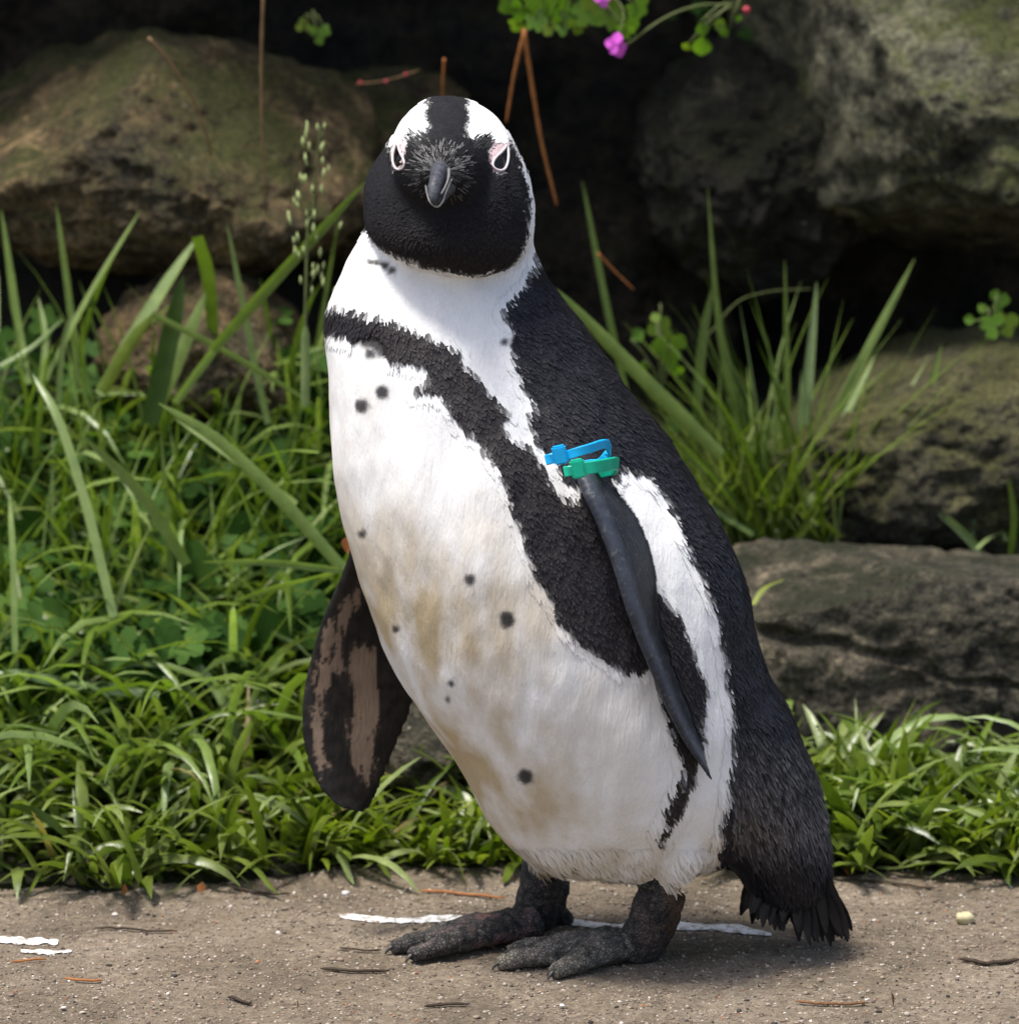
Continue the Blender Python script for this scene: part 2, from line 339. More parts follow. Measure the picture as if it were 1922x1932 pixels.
# near flipper: seen almost edge on, leading edge towards us
LE = interp_rows([(1050, 780, -.050), (1066, 840, -.074), (1098, 915, -.102), (1135, 1000, -.118), (1160, 1070, -.124), (1182, 1140, -.127), (1205, 1200, -.126), (1232, 1265, -.123), (1262, 1340, -.116), (1295, 1405, -.107), (1322, 1445, -.099), (1342, 1474, -.093)], n=60)
TE = interp_rows([(1130, 780, -.050), (1150, 850, -.060), (1168, 920, -.068), (1208, 975, -.072), (1238, 1035, -.074), (1251, 1085, -.076), (1250, 1130, -.078), (1252, 1190, -.080), (1278, 1275, -.082), (1306, 1350, -.084), (1330, 1425, -.087), (1345, 1476, -.091)], n=60)
rings = []; LEP = []; TEP = []
for i in range(60):
    a = P(*LE[i]); c = P(*TE[i]); LEP.append(a); TEP.append(c); ch = c-a; L = np.linalg.norm(ch); ax = P(*LE[min(i+1, 59)])-P(*LE[max(i-1, 0)]); nn = np.cross(ch, ax); nn /= np.linalg.norm(nn)
    th = float(np.interp(i, [0, 10, 40, 59], [.0095, .0080, .0062, .0018])); ring = []
    for q in np.linspace(0, 2*math.pi, 28, endpoint=False):
        f = .5-.5*math.cos(q)
        prof = th*math.copysign(abs(math.sin(q))**.7, math.sin(q))*(1-.72*f**.6)
        ring.append(a+ch*f+nn*prof)
    rings.append(ring)
parts['flipper_near'] = loft(rings)
# legs and feet
def foot(ank_uv, y_ank, tips, heel_uv, top_r, toe_r=(.0102, .0084, .0070), web=True):
    out = []; a = G(*heel_uv)
    for k, tp in enumerate(tips):
        q = G(*tp); pts = []; rr = []
        for i, f in enumerate(np.linspace(0, 1, 9)):
            p = a*(1-f)+q*f; r = float(np.interp(f, [0, .45, .8, 1], [toe_r[0]*1.15, toe_r[0], toe_r[1], toe_r[2]*.75])) * (1+.10*math.cos(f*19+k))
            p = p+np.array([0, 0, r*.92+.004*math.sin(math.pi*min(1, f*1.1))*(1-f)]); pts.append(p); rr.append(r)
        out.append(tube(pts, rr, 12, .92))
    for k in range(len(tips)-1):
        q0, q1 = G(*tips[k]), G(*tips[k+1]); h = .0042
        n_ = 6; V = []; 
        e0 = a*.22+q0*.78; e1 = a*.22+q1*.78; mid = (e0+e1)/2*.93+a*.07
        poly = [a, a*.5+e0*.5, e0, mid, e1, a*.5+e1*.5]
        V = [p+np.array([0, 0, .002]) for p in poly]+[p+np.array([0, 0, .002+h+(.006 if i == 0 else .002 if i in (1, 5) else 0)]) for i, p in enumerate(poly)]
        Fs = [tuple(range(5, -1, -1)), tuple(range(6, 12))]+[(i, (i+1) % 6, (i+1) % 6+6, i+6) for i in range(6)]
        out.append((V, Fs))
    return out
near_tips = [(1042, 1850), (940, 1832), (958, 1810)]
far_tips = [(775, 1818), (738, 1802), (800, 1782)]
for nm, tips, heel, leg in (('near', near_tips, (1205, 1812), [(1256, 1620, -.036, .0140), (1240, 1690, -.032, .0135), (1220, 1745, -.022, .0138), (1207, 1785, -.008, .0152), (1203, 1803, -.002, .0150)]),
                            ('far', far_tips, (1010, 1775), [(1032, 1590, .056, .015), (1024, 1665, .060, .0155), (1010, 1715, .068, .0150), (1002, 1745, .076, .0160), (998, 1764, .082, .0150)])):
    parts['foot_'+nm] = join(foot(None, 0, tips, heel, 0))
    parts['leg_'+nm] = join([tube([P(*q[:3]) for q in leg], [q[3] for q in leg], 20), tube([P(leg[1][0]+24, leg[1][1], leg[1][2]+.012), P(leg[2][0]+27, leg[2][1]+5, leg[2][2]+.016), P(leg[3][0]+22, leg[3][1]-4, leg[3][2]+.018), P(leg[4][0]+6, leg[4][1]+2, leg[4][2]+.008)], [.011, .0105, .0105, .009], 14)])
    hx = G(heel[0]+42, heel[1]-26); 
    if nm == 'far': parts['foot_far'] = join([parts['foot_far'], tube([P(1050, 1725, .085), P(1068, 1740, .080), P(1074, 1755, .078)], [.008, .0075, .005], 10)])

allv, allf = join(parts.values())
tmp = mesh_obj('tmp', allv, allf)
rm = tmp.modifiers.new('r', 'REMESH'); rm.mode = 'VOXEL'; rm.voxel_size = .0017; rm.adaptivity = 0
dg = bpy.context.evaluated_depsgraph_get(); dg.update()
bme = bpy.data.meshes.new_from_object(tmp.evaluated_get(dg)); bme.name = 'body'
bpy.data.objects.remove(tmp)
nv = len(bme.vertices); co = np.empty(nv*3); bme.vertices.foreach_get('co', co); co = co.reshape(-1, 3)
ed = np.empty(len(bme.edges)*2, dtype=np.int64); bme.edges.foreach_get('vertices', ed); ed = ed.reshape(-1, 2)
# which body region each skin point belongs to
names = list(parts); best = np.full(nv, 1e9); reg = np.zeros(nv, int)
for k, nm in enumerate(names):
    bv = BVHTree.FromPolygons([tuple(p) for p in parts[nm][0]], [tuple(f) for f in parts[nm][1]])
    for i in range(nv):
        r_ = bv.find_nearest(co[i], best[i] if best[i] < 1e8 else .05)
        if r_[3] is not None and r_[3] < best[i]-1e-7: best[i] = r_[3]; reg[i] = k
RID = {n: i for i, n in enumerate(names)}
feathered = np.isin(reg, [RID[n] for n in ('torso', 'head', 'face', 'rump', 'thigh_near', 'thigh_far')])
pu_, pv_ = proj(co); feathered |= (reg == RID['flipper_near']) & (pv_ < 868)
wgt = np.where(feathered, .5, .30)
deg = np.bincount(ed.ravel(), minlength=nv).clip(1)
def lap(a, it, wg):
    for _ in range(it):
        s = np.zeros_like(a)
        for c in range(a.shape[1]):
            s[:, c] = np.bincount(ed[:, 0], a[ed[:, 1], c], nv)+np.bincount(ed[:, 1], a[ed[:, 0], c], nv)
        a = a+wg[:, None]*(s/deg[:, None]-a)
    return a
co = lap(co, 4, wgt); fw = feathered.astype(float)[:, None]
fw = lap(fw, 6, np.full(nv, .5)); co = lap(co, 22, fw[:, 0]*.5)
# wrinkles of the feet skin, soft lumps of the plumage
bme.vertices.foreach_set('co', co.ravel()); bme.update()
nrm = np.empty(nv*3); bme.vertices.foreach_get('normal', nrm); nrm = nrm.reshape(-1, 3)
isfoot = np.isin(reg, [RID[n] for n in ('foot_near', 'foot_far', 'leg_near', 'leg_far')])
for i in range(nv):
    if isfoot[i]: co[i] += nrm[i]*((.00022*math.sin(co[i][2]*900+3*fbm(co[i], 40, 2)) if names[reg[i]][:3] == 'leg' else +.0002*math.sin((co[i][0]*.95+co[i][1]*.3)*1150+3*fbm(co[i], 60, 2)))+.0007*fbm(co[i], 220, 3)+.0008*fbm(co[i]*np.array([1, 1, 1.6]), 60, 2))
    elif feathered[i]: co[i] += nrm[i]*(.0022*fbm(co[i]*np.array([1, 1, .45]), 28, 3))
co[:, 2] = np.maximum(co[:, 2], .0004)
bme.vertices.foreach_set('co', co.ravel()); bme.update()
bme.vertices.foreach_get('normal', nrm.ravel()); nv_n = np.empty(nv*3); bme.vertices.foreach_get('normal', nv_n); nrm = nv_n.reshape(-1, 3)

# ------------------------------------------------------------------ plumage pattern
def sd_poly(u, v, poly):
    """signed distance, positive inside"""
    p = np.asarray(poly, float); d = np.full(len(u), 1e9); ins = np.zeros(len(u), bool)
    for i in range(len(p)):
        a = p[i]; b_ = p[(i+1) % len(p)]; e = b_-a; wx = u-a[0]; wy = v-a[1]
        tt = np.clip((wx*e[0]+wy*e[1])/(e@e+1e-9), 0, 1); d = np.minimum(d, np.hypot(wx-tt*e[0], wy-tt*e[1]))
        c = ((a[1] > v) != (b_[1] > v)) & (u < (b_[0]-a[0])*(v-a[1])/(b_[1]-a[1]+1e-12)+a[0]); ins ^= c
    return np.where(ins, d, -d)
BACK = [(1013, 512), (992, 548), (955, 580), (948, 600), (968, 622), (964, 650), (972, 690), (990, 715), (985, 730), (1003, 750), (1008, 780), (996, 800), (1012, 835), (1040, 862), (1062, 905), (1110, 925), (1150, 930), (1162, 900), (1172, 884), (1190, 890),
        (1228, 905), (1258, 945), (1278, 990), (1308, 1055), (1330, 1105), (1352, 1150), (1356, 1190), (1368, 1250), (1374, 1310), (1384, 1370), (1384, 1420), (1376, 1470), (1372, 1520), (1362, 1580), (1352, 1640), (1335, 1705), (1350, 1900), (1900, 1900), (1900, 400), (1013, 470)]
BAND = [(560, 588), (615, 588), (645, 588), (680, 600), (720, 603), (760, 620), (800, 637), (840, 650), (868, 665), (874, 690), (892, 705), (905, 722), (930, 750), (957, 783), (946, 805), (962, 832), (1000, 850), (1022, 884), (1040, 915), (1050, 945), (1085, 952), (1110, 930), (1250, 1130), (1292, 1186), (1312, 1250), (1330, 1292), (1326, 1350), (1322, 1400), (1316, 1440), (1302, 1482), (1288, 1522), (1268, 1560), (1246, 1592),
        (1238, 1580), (1256, 1548), (1268, 1515), (1290, 1478), (1282, 1430), (1250, 1330), (1228, 1262), (1180, 1270), (1132, 1236), (1092, 1212), (1062, 1180), (1040, 1132), (1012, 1100), (1004, 1060), (985, 1010), (970, 970), (960, 930), (945, 895), (922, 860), (905, 830), (880, 816), (862, 798), (850, 765), (815, 744), (780, 744), (812, 722), (800, 692), (750, 686), (720, 672), (680, 652), (650, 640), (615, 632), (560, 634)]
BIB = [(600, 100), (600, 420), (688, 438), (704, 455), (722, 470), (760, 488), (800, 501), (850, 511), (900, 516), (940, 512), (970, 498), (986, 474), (993, 445), (996, 400), (993, 345), (983, 312), (970, 285), (962, 258), (975, 248), (1100, 248), (1100, 100)]
WL = [(808, 185), (806, 215), (809, 235), (802, 258), (788, 268), (768, 262), (760, 300), (748, 322), (738, 306), (737, 275), (725, 262), (725, 150), (808, 150)]
WR = [(882, 185), (884, 215), (877, 245), (884, 262), (905, 268), (922, 268), (924, 300), (936, 328), (952, 316), (956, 285), (958, 262), (962, 262), (980, 295), (997, 340), (1040, 330), (1040, 150), (882, 150)]
SPOTS = [(698, 667, 12), (720, 740, 13), (683, 766, 13), (887, 1093, 12), (958, 1171, 17), (991, 1464, 15), (681, 1008, 8), (748, 1188, 7), (851, 1290, 6), (845, 1320, 5), (701, 494, 8), (710, 496, 7), (719, 498, 7), (726, 501, 7), (739, 511, 8), (952, 645, 6)]
def field_black(p):
    u, v = proj(p); y = p[:, 1]
    head = np.maximum(sd_poly(u, v, BIB), 0)
    hb = sd_poly(u, v, BIB); wl = np.maximum(sd_poly(u, v, WL), sd_poly(u, v, WR))
    wl = np.where(y > .035, -20, wl)
    hb = np.minimum(hb, -wl)
    hb = np.where((y > .030) & (v < 470) & (u < 985), np.maximum(hb, 10), hb)      # nape is black
    sd = np.maximum(np.maximum(hb, sd_poly(u, v, BACK)), sd_poly(u, v, BAND))
    for su, sv, r_ in SPOTS: sd = np.maximum(sd, np.where(y < 0.02, r_*.9-np.hypot(u-su, v-sv), -50))
    return sd, u, v
SKINL = [(742, 262), (768, 268), (766, 292), (758, 318), (744, 316), (738, 290)]
SKINR = [(922, 268), (956, 270), (958, 300), (950, 326), (930, 324), (920, 295)]
FIELD = noise
def plume_color(p, per_feather=False):
    """colour of plumage at points p (black/white pattern, stains)"""
    sd, u, v = field_black(p); n_ = len(p); col = np.zeros((n_, 3)); rnd = rng.random(n_)
    jag = np.array([fbm(q, 230, 2)*4.5+fbm(q, 75, 3)*6.5 for q in p])
    spot = np.zeros(n_)
    for su, sv, r_ in SPOTS: spot = np.maximum(spot, np.clip(2-np.hypot(u-su, v-sv)/r_, 0, 1))
    s2 = sd + jag*(1-.25*spot) + (rng.normal(0, 1.6, n_) if per_feather else 0)
    k = 1/(1+np.exp(-s2/np.where(spot > 0, 1.6, .9)))*np.where(spot > 0, .95, 1)
    st = np.array([fbm(q*np.array([1, 1, .42]), 42, 4) for q in p]); st2 = np.array([fbm(q*np.array([1, 1, .7]), 13, 3) for q in p])
    # dirt on the belly: heavier low down and on the side it lies on
    zone = np.clip((v-800)/350, 0, 1)*np.clip((1290-u)/200, 0, 1)*np.clip(1.25-(u-(640+(v-900)*.36))/430, .30, 1)
    zone = np.maximum(zone, np.clip((v-1540)/90, 0, 1)*.8)
    zone = np.maximum(zone, .35*np.clip((v-660)/100, 0, 1)*np.clip((760-u)/90, 0, 1))
    dirt = np.clip(.52+.70*st+.70*st2, 0, 1)*zone
    white = np.array([.83, .82, .80])[None]*(1-dirt[:, None])+np.array([.50, .40, .25])[None]*dirt[:, None]
    white *= (1+(rnd-.5)*.07)[:, None]
    yel = np.clip(1-np.hypot((u-1290)/45, (v-1640)/55), 0, 1)*np.clip(.5+st, 0, 1); white = white*(1-yel[:, None])+np.array([.55, .40, .20])*yel[:, None]
    blk = np.array([.0105, .010, .0125])[None]*(.7+.9*rnd[:, None])*np.where(v < 525, .55, 1)[:, None]
    brown = np.clip((v-380)/120, 0, 1)*(v < 530); blk = blk*(1-brown[:, None]*.5)+np.array([.016, .0115, .008])*brown[:, None]*.5
    worn_sheen = np.clip((v-1380)/160, 0, 1)*np.clip((1640-v)/60, 0, 1)*(u > 1380); blk = blk+np.array([.12, .108, .10])*worn_sheen[:, None]*rnd[:, None]  # worn grey brown, with the rump's sheen painted into the black
    bandm = sd_poly(u, v, BAND) > -4; blk = np.where(bandm[:, None], blk*.75+np.array([.006, .0035, .002]), blk)
    col = white*(1-k[:, None])+blk*k[:, None]
    sk = np.maximum(sd_poly(u, v, SKINL), sd_poly(u, v, SKINR)); sk = np.where(p[:, 1] < .02, sk, -9)
    ks = np.clip(sk/5+.5, 0, 1)[:, None]; col = col*(1-ks)+np.array([.62, .47, .47])*ks
    return col, k, u, v
col, kb, u_, v_ = plume_color(co)
def vn(p, s, a=(1, 1, 1)): return np.array([fbm(q*np.array(a), s, 3) for q in p])
i = np.where((reg == RID['flipper_near']) & ~feathered)[0]; n_ = vn(co[i], 120); col[i] = np.array([.026, .029, .037])*(1+.7*n_[:, None])
sp = (vn(co[i], 420) > .52); col[i[sp]] = (.10, .095, .09)
edge = np.array([min(np.linalg.norm(np.array(LEP)-q, axis=1)) for q in co[i]]); ridge = np.clip(1.3-np.abs(edge-.006)/.006, 0, 1)[:, None]; col[i] = col[i]*(.55+.2*ridge)+np.array([.034, .038, .048])*ridge  # leading edge highlight painted as a paler blue grey band
i = np.where(reg == RID['flipper_far'])[0]; uu, vv = proj(co[i])
# brown bare patches between black bars on the underside
BR = [[(622, 1190), (650, 1130), (672, 1110), (690, 1110), (668, 1150), (655, 1185), (640, 1215), (620, 1230), (600, 1275), (586, 1300), (592, 1250)],
      [(590, 1300), (600, 1255), (640, 1225), (700, 1215), (735, 1240), (742, 1290), (728, 1330), (706, 1380), (700, 1440), (690, 1480), (672, 1440), (660, 1390), (670, 1330), (664, 1275), (640, 1262), (615, 1290), (604, 1330)],
      [(592, 1320), (606, 1300), (612, 1350), (602, 1400), (612, 1450), (606, 1470), (592, 1420), (588, 1370)]]
BK = [[(640, 1230), (650, 1190), (672, 1170), (690, 1180), (672, 1215), (660, 1240), (650, 1255)]]
sdb = np.maximum.reduce([sd_poly(uu, vv, q) for q in BR]); sdb = np.minimum(sdb, -np.maximum.reduce([sd_poly(uu, vv, q) for q in BK]))
sdb = sdb+vn(co[i], 110, (1.8, 1, .4))*17+vn(co[i], 420)*9
kk = (1/(1+np.exp(-sdb/1.4)))[:, None]; kk = np.where((co[i][:, 1] < .062)[:, None], kk, 0)
base = np.array([.013, .011, .010])*(1+.8*vn(co[i], 150)[:, None]); col[i] = base*(1-kk)+np.array([.19, .135, .098])*(1+.25*vn(co[i], 60)[:, None])*kk
i = np.where(isfoot)[0]; a1 = vn(co[i], 70); a2 = vn(co[i], 300); 
fcol = np.where((reg[i] == RID['foot_near'])[:, None], np.array([.11, .105, .092]), np.array([.045, .042, .043]))*(1+.6*a1[:, None]); uu, vv = proj(co[i])
dust = np.clip((a2*.9+.15)*np.where(reg[i] == RID['foot_near'], 1.5, .45), 0, .85)[:, None]; fcol = fcol*(1-dust)+np.array([.27, .25, .205])*dust
pinkm = np.clip(a1*2.2-.1, 0, 1)*np.where((reg[i] == RID['foot_far']) & (uu > 900), 1, .25); fcol = fcol*(1-pinkm[:, None])+np.array([.20, .12, .11])*pinkm[:, None]
tan = np.clip((uu-1250+18*a1)/14, 0, 1)*(reg[i] == RID['leg_near']); fcol = fcol*(1-tan[:, None]*.8)+np.array([.13, .085, .055])*tan[:, None]*.8
toe = np.clip((980-uu)/40, 0, 1)*(reg[i] == RID['foot_near'])*.6; fcol = fcol*(1-toe[:, None])+np.array([.27, .235, .17])*toe[:, None]
col[i] = fcol
# bristly grey bill base
uf, vf = proj(co); fz = (np.hypot((uf-832)/66, (vf-318)/66) < 1) & (co[:, 1] < -.05); i = np.where(fz)[0]
an = np.arctan2(vf[i]-345, uf[i]-828); rr_ = np.hypot(uf[i]-828, vf[i]-345)
st = np.clip(np.sin(an*26+rr_*.05)*.5+.5*vn(co[i], 330), 0, 1)*np.clip(1.4-rr_/75, 0, 1)
col[i] = col[i]*(1-st[:, None]*.6)+np.array([.17, .16, .15])*st[:, None]*.6
rough = np.where(isfoot, .75, np.where(np.isin(reg, [RID['flipper_near'], RID['flipper_far']]), .42, .7))
ca = bme.attributes.new('col', 'FLOAT_COLOR', 'POINT'); ca.data.foreach_set('color', np.concatenate([col, rough[:, None]], 1).ravel())

def col_mat(name, bs=900, bstr=.35, bdist=.0006, rough_attr=True, rough=.6, sheen=0, streak=False):
    m, t, b = new_mat(name); at = t.nodes.new('ShaderNodeAttribute'); at.attribute_name = 'col'
    t.links.new(at.outputs['Color'], b.inputs['Base Color'])
    if rough_attr: t.links.new(at.outputs['Alpha'], b.inputs['Roughness'])
    else: b.inputs['Roughness'].default_value = rough
    b.inputs['Specular IOR Level'].default_value = .22
    if sheen: b.inputs['Sheen Weight'].default_value = sheen
    v = gencoord(t)
    if streak:
        mp = t.nodes.new('ShaderNodeMapping'); mp.inputs['Scale'].default_value = (1, 1, .22); mp.inputs['Rotation'].default_value = (0, R(-20), 0); t.links.new(v, mp.inputs[0]); v = mp.outputs[0]
    bump(t, b, noise_node(t, bs, 4, .65, v).outputs[0], bstr, bdist)
    return m
M['skin'] = col_mat('penguin_skin', 420, .5, .0016, streak=True); M['plumage'] = col_mat('penguin_plumage', bstr=.15)
proot = empty('penguin', (G(1110, 1800)[0], 0, 0))
tag(proot, 'black and white penguin with spotted belly standing on the path facing the camera', 'penguin')
m = col_mat('foot_skin', 700, .4, .001); t = m.node_tree; b = t.nodes['Principled BSDF']; v = gencoord(t)
vo = t.nodes.new('ShaderNodeTexVoronoi'); vo.feature = 'DISTANCE_TO_EDGE'; vo.inputs['Scale'].default_value = 420; vo.inputs['Randomness'].default_value = 1.0; t.links.new(v, vo.inputs['Vector'])
cr = ramp(t, vo.outputs['Distance'], [(.0, (.45, .42, .4)), (.14, (1, 1, 1)), (.6, (1.35, 1.3, 1.25))])
src = b.inputs['Base Color'].links[0].from_socket; t.links.new(mixc(t, 1.0, src, cr.outputs[0], 'MULTIPLY'), b.inputs['Base Color'])
bump(t, b, cr.outputs[0], .8, .0012); M['foot'] = m
bme.materials.clear(); bme.materials.append(M['skin']); bme.materials.append(M['foot'])
pf = np.array([isfoot[p.vertices[0]] for p in bme.polygons]); bme.polygons.foreach_set('material_index', pf.astype(np.int32)); bme.polygons.foreach_set('use_smooth', [True]*len(bme.polygons))
body = bpy.data.objects.new('body', bme); COL.objects.link(body); body.parent = proot; body.matrix_parent_inverse = Matrix.Translation(proot.location).inverted()

# ------------------------------------------------------------------ feathers laid over the skin
bme.calc_loop_triangles(); nt_ = len(bme.loop_triangles); tri = np.empty(nt_*3, dtype=np.int64); bme.loop_triangles.foreach_get('vertices', tri); tri = tri.reshape(-1, 3)
tri = tri[feathered[tri].all(1)]
ta = np.linalg.norm(np.cross(co[tri[:, 1]]-co[tri[:, 0]], co[tri[:, 2]]-co[tri[:, 0]]), axis=1)/2
NF = 185000
# the head carries shorter and so denser feathers
tc_ = co[tri].mean(1); tu, tv = proj(tc_); dens = np.where(tv < 520, 2.0, 1.0)
pr = ta*dens; pick = rng.choice(len(tri), NF, p=pr/pr.sum()); b1 = np.sqrt(rng.random(NF)); b2 = rng.random(NF)
W3 = np.stack([1-b1, b1*(1-b2), b1*b2], 1); fp = (co[tri[pick]]*W3[:, :, None]).sum(1); fn = (nrm[tri[pick]]*W3[:, :, None]).sum(1); fn /= np.linalg.norm(fn, axis=1)[:, None]
fu, fv = proj(fp)
beakp = P(832, 330, -.09); dh = fp-beakp; db = np.tile(np.array([.30, .05, -1.0]), (NF, 1))
db[:, 0] = np.interp(fu-(700+(fv-500)*.45), [-100, 100, 500], [.22, .35, .48])
hw = np.clip((fv-430)/70, 0, 1)[:, None]; dh /= np.linalg.norm(dh, axis=1)[:, None]; d = dh*(1-hw)+db*hw
d += rng.normal(0, .12, (NF, 3)); d -= fn*(d*fn).sum(1)[:, None]; d /= np.linalg.norm(d, axis=1)[:, None]
side = np.cross(fn, d)
low = np.clip((fv-1540)/110, 0, 1); rumpm = np.clip((fu-1340)/60, 0, 1)*np.clip((fv-1250)/250, 0, 1)
L = np.interp(fv, [200, 420, 480, 600, 900, 1700], [.0032, .0038, .0048, .0054, .0062, .0085])*(1+.5*rumpm)*(1+.10*low)*rng.uniform(.75, 1.3, NF)
fq = fp+d*(L*.55)[:, None]; fcol, fk, _a, _b = plume_color(fq, True); sd_near = np.abs(field_black(fq)[0])
near_face = np.hypot(fu-832, fv-318) < 62; L = np.where(near_face & (fv < 520), L*.7, L)
Wd = np.where(fv < 480, .0011, np.where(fk > .5, .00115, .0009))*rng.uniform(.8, 1.25, NF)*(1-.25*rumpm)
camb = np.where(fk > .5, .18, .0); L = np.where(fk > .5, L, L*1.25)
lift = np.where(fk > .5, rng.uniform(.02, .15, NF), rng.uniform(.0, .012, NF))+low*.6*rng.uniform(0, .10, NF)+np.where((fv < 520) & (fk > .5), .06, 0)
spotd = np.zeros(NF)
fqu, fqv = proj(fq)
for su, sv, r_ in SPOTS: spotd = np.maximum(spotd, np.clip(2-np.hypot(fqu-su, fqv-sv)/(r_+6), 0, 1))
skipm = (spotd > 0) | ((fk < .5) & (sd_near > 16) & (rng.random(NF) > np.where(fv > 1600, .45, .0))) | (np.hypot(fu-830, fv-330) < 26) | (np.hypot((fu-750)/16, (fv-296)/26) < 1) | (np.hypot((fu-939)/19, (fv-298)/30) < 1)
prof = [(0, .55, .0), (.35, 1.0, .25), (.72, .85, .62), (1.0, .12, 1.0)]
rowsv = []
for f, wv, lf in prof:
    c = fp+d*(L*f)[:, None]+fn*(np.where(fk > .5, .0006, .00035)+L*lift*lf)[:, None]-fn*(L*f*f*.0)[:, None]
    rowsv += [c-side*(Wd*wv)[:, None]-fn*(Wd*wv*camb)[:, None], c+side*(Wd*wv)[:, None]-fn*(Wd*wv*camb)[:, None]]
FV = np.stack(rowsv, 1); keep = ~skipm; FV = FV[keep]; nf = len(FV)
tipc = fcol[keep]; rootc = tipc*.92
light = (rng.random(nf) < .45)[:, None]*(fk[keep][:, None] > .5); tipl = np.where(light, tipc*2.0+np.where(fv[keep] < 520, .002, .016)[:, None], tipc)  # pale tips paint the grey sparkle of black plumage into the colour
FC = np.stack([rootc, rootc, tipc, tipc, tipc, tipc, tipl, tipl], 1); FC = np.concatenate([FC, np.repeat(np.where(fv[keep] < 525, .8, .5)[:, None, None], 8, 1)], 2)
idx = np.arange(nf)[:, None]*8; quads = np.concatenate([idx+np.array([0, 1, 3, 2]), idx+np.array([2, 3, 5, 4]), idx+np.array([4, 5, 7, 6])], 0)
def fast_mesh(name, verts, quads, mat, colors=None, tint=None, parent=None):
    me = bpy.data.meshes.new(name); nvv = len(verts); nq = len(quads); k = quads.shape[1]
    me.vertices.add(nvv); me.vertices.foreach_set('co', verts.ravel()); me.loops.add(nq*k); me.loops.foreach_set('vertex_index', quads.ravel().astype(np.int32))
    me.polygons.add(nq); me.polygons.foreach_set('loop_start', np.arange(0, nq*k, k, dtype=np.int32)); me.polygons.foreach_set('use_smooth', [True]*nq)
    if colors is not None: me.attributes.new('col', 'FLOAT_COLOR', 'POINT').data.foreach_set('color', colors.ravel())
    if tint is not None: me.attributes.new('tint', 'FLOAT', 'POINT').data.foreach_set('value', tint)
    me.update(calc_edges=True); me.validate(); me.materials.append(mat)
    o = bpy.data.objects.new(name, me); COL.objects.link(o)
    if parent: o.parent = parent; o.matrix_parent_inverse = Matrix.Translation(parent.location).inverted()
    return o
tag(fast_mesh('feathers', FV.reshape(-1, 3), quads, M['plumage'], FC.reshape(-1, 4), parent=proot), kind='stuff')

# ------------------------------------------------------------------ tail feathers
M['quill'] = plain('tail_quill', (.014, .012, .012), .5, .4, .5, 260, .5, 900, .0006)
def ribbon(C, Wv, side, fold=.0, curl=0):
    """leaf-like strip with a raised or sunken midrib; C centres, Wv half widths, side directions"""
    V, Fs = [], []
    for i, c in enumerate(C):
        d_ = C[min(i+1, len(C)-1)]-C[max(i-1, 0)]; d_ = d_/(np.linalg.norm(d_)+1e-9); s = side[i] if np.ndim(side) > 1 else side
        s = s-d_*(s@d_); s = s/(np.linalg.norm(s)+1e-9); nn = np.cross(s, d_)
        V += [c-s*Wv[i]+nn*Wv[i]*fold, c, c+s*Wv[i]+nn*Wv[i]*fold]
    for i in range(len(C)-1):
        a = i*3; Fs += [(a, a+1, a+4, a+3), (a+1, a+2, a+5, a+4)]
    return V, Fs
NT = 60
for k in range(NT):
    f = k/(NT-1); lay = (k*7 % 6)/6
    base = P(1440+f*105+random.uniform(-8, 8), 1640+random.uniform(-25, 20)+8*math.sin(f*3), .028-.050*lay)
    tip = P(1404+f*196+random.uniform(-8, 8), 1733+f*42+random.uniform(-26, 14)+(12 if .5 < f < .95 else 0), .045-.075*lay)
    if tip[2] < .008: tip[2] = .008
    C = [base*(1-q)+tip*q+np.array([.004*math.sin(q*2.2)*(f-.4), 0, .002*math.sin(q*3.1)]) for q in np.linspace(0, 1, 8)]
    Wv = [.0044*x for x in (.8, 1, 1, 1, .95, .85, .65, .15)]
    v_r, f_r = ribbon(C, Wv, np.array([.9, -.25-.5*(lay-.5), .2]), -.25)
    mesh_obj('tail_feather', v_r, f_r, M['quill'], proot)

# ------------------------------------------------------------------ bill, eyes, claws
M['bill'] = plain('bill_grey', (.055, .058, .068), .5, .35, .6, 200, .7, 420, .0012)
M['bill_dark'] = plain('bill_dark', (.045, .043, .042), .5, .4, .6, 300, .6, 420, .001)
M['bill_pale'] = plain('bill_pale_rim', (.14, .135, .13), .4, .4, .25, 300)
def bill_section(rows, n=16):
    rings = []
    for u, v, y, wd, hu, hd in interp_rows(rows, n=16):
        c = P(u, v, y); rings.append([c+np.array([wd*math.cos(q), 0, (hu if math.sin(q) > 0 else hd)*math.sin(q)]) for q in np.linspace(0, 2*math.pi, n, endpoint=False)])
    return loft(rings)
v_r, f_r = bill_section([(833, 316, -.072, .0105, .0085, .009), (831, 321, -.085, .0072, .0066, .007), (827, 330, -.098, .0052, .0060, .006), (823, 342, -.107, .0046, .0062, .0055), (820, 354, -.114, .0042, .0060, .0055), (818, 366, -.1185, .0033, .0048, .005), (817, 376, -.1205, .0012, .002, .003)])
upper = mesh_obj('upper_bill', v_r, f_r, M['bill'], proot)
v_r, f_r = bill_section([(836, 340, -.068, .0120, .006, .008), (833, 352, -.085, .0095, .005, .0068), (828, 364, -.100, .0070, .004, .0056), (824, 375, -.110, .0052, .0034, .0045), (821, 381, -.1165, .0030, .0022, .0030)])
lower = mesh_obj('lower_bill', v_r, f_r, M['bill_dark'], proot)
rim = [P(852, 338, -.094), P(846, 352, -.103), P(839, 368, -.111), P(834, 382, -.1165), P(826, 390, -.119), P(818, 388, -.1195), P(812, 382, -.118), P(806, 366, -.112), P(803, 350, -.104)]
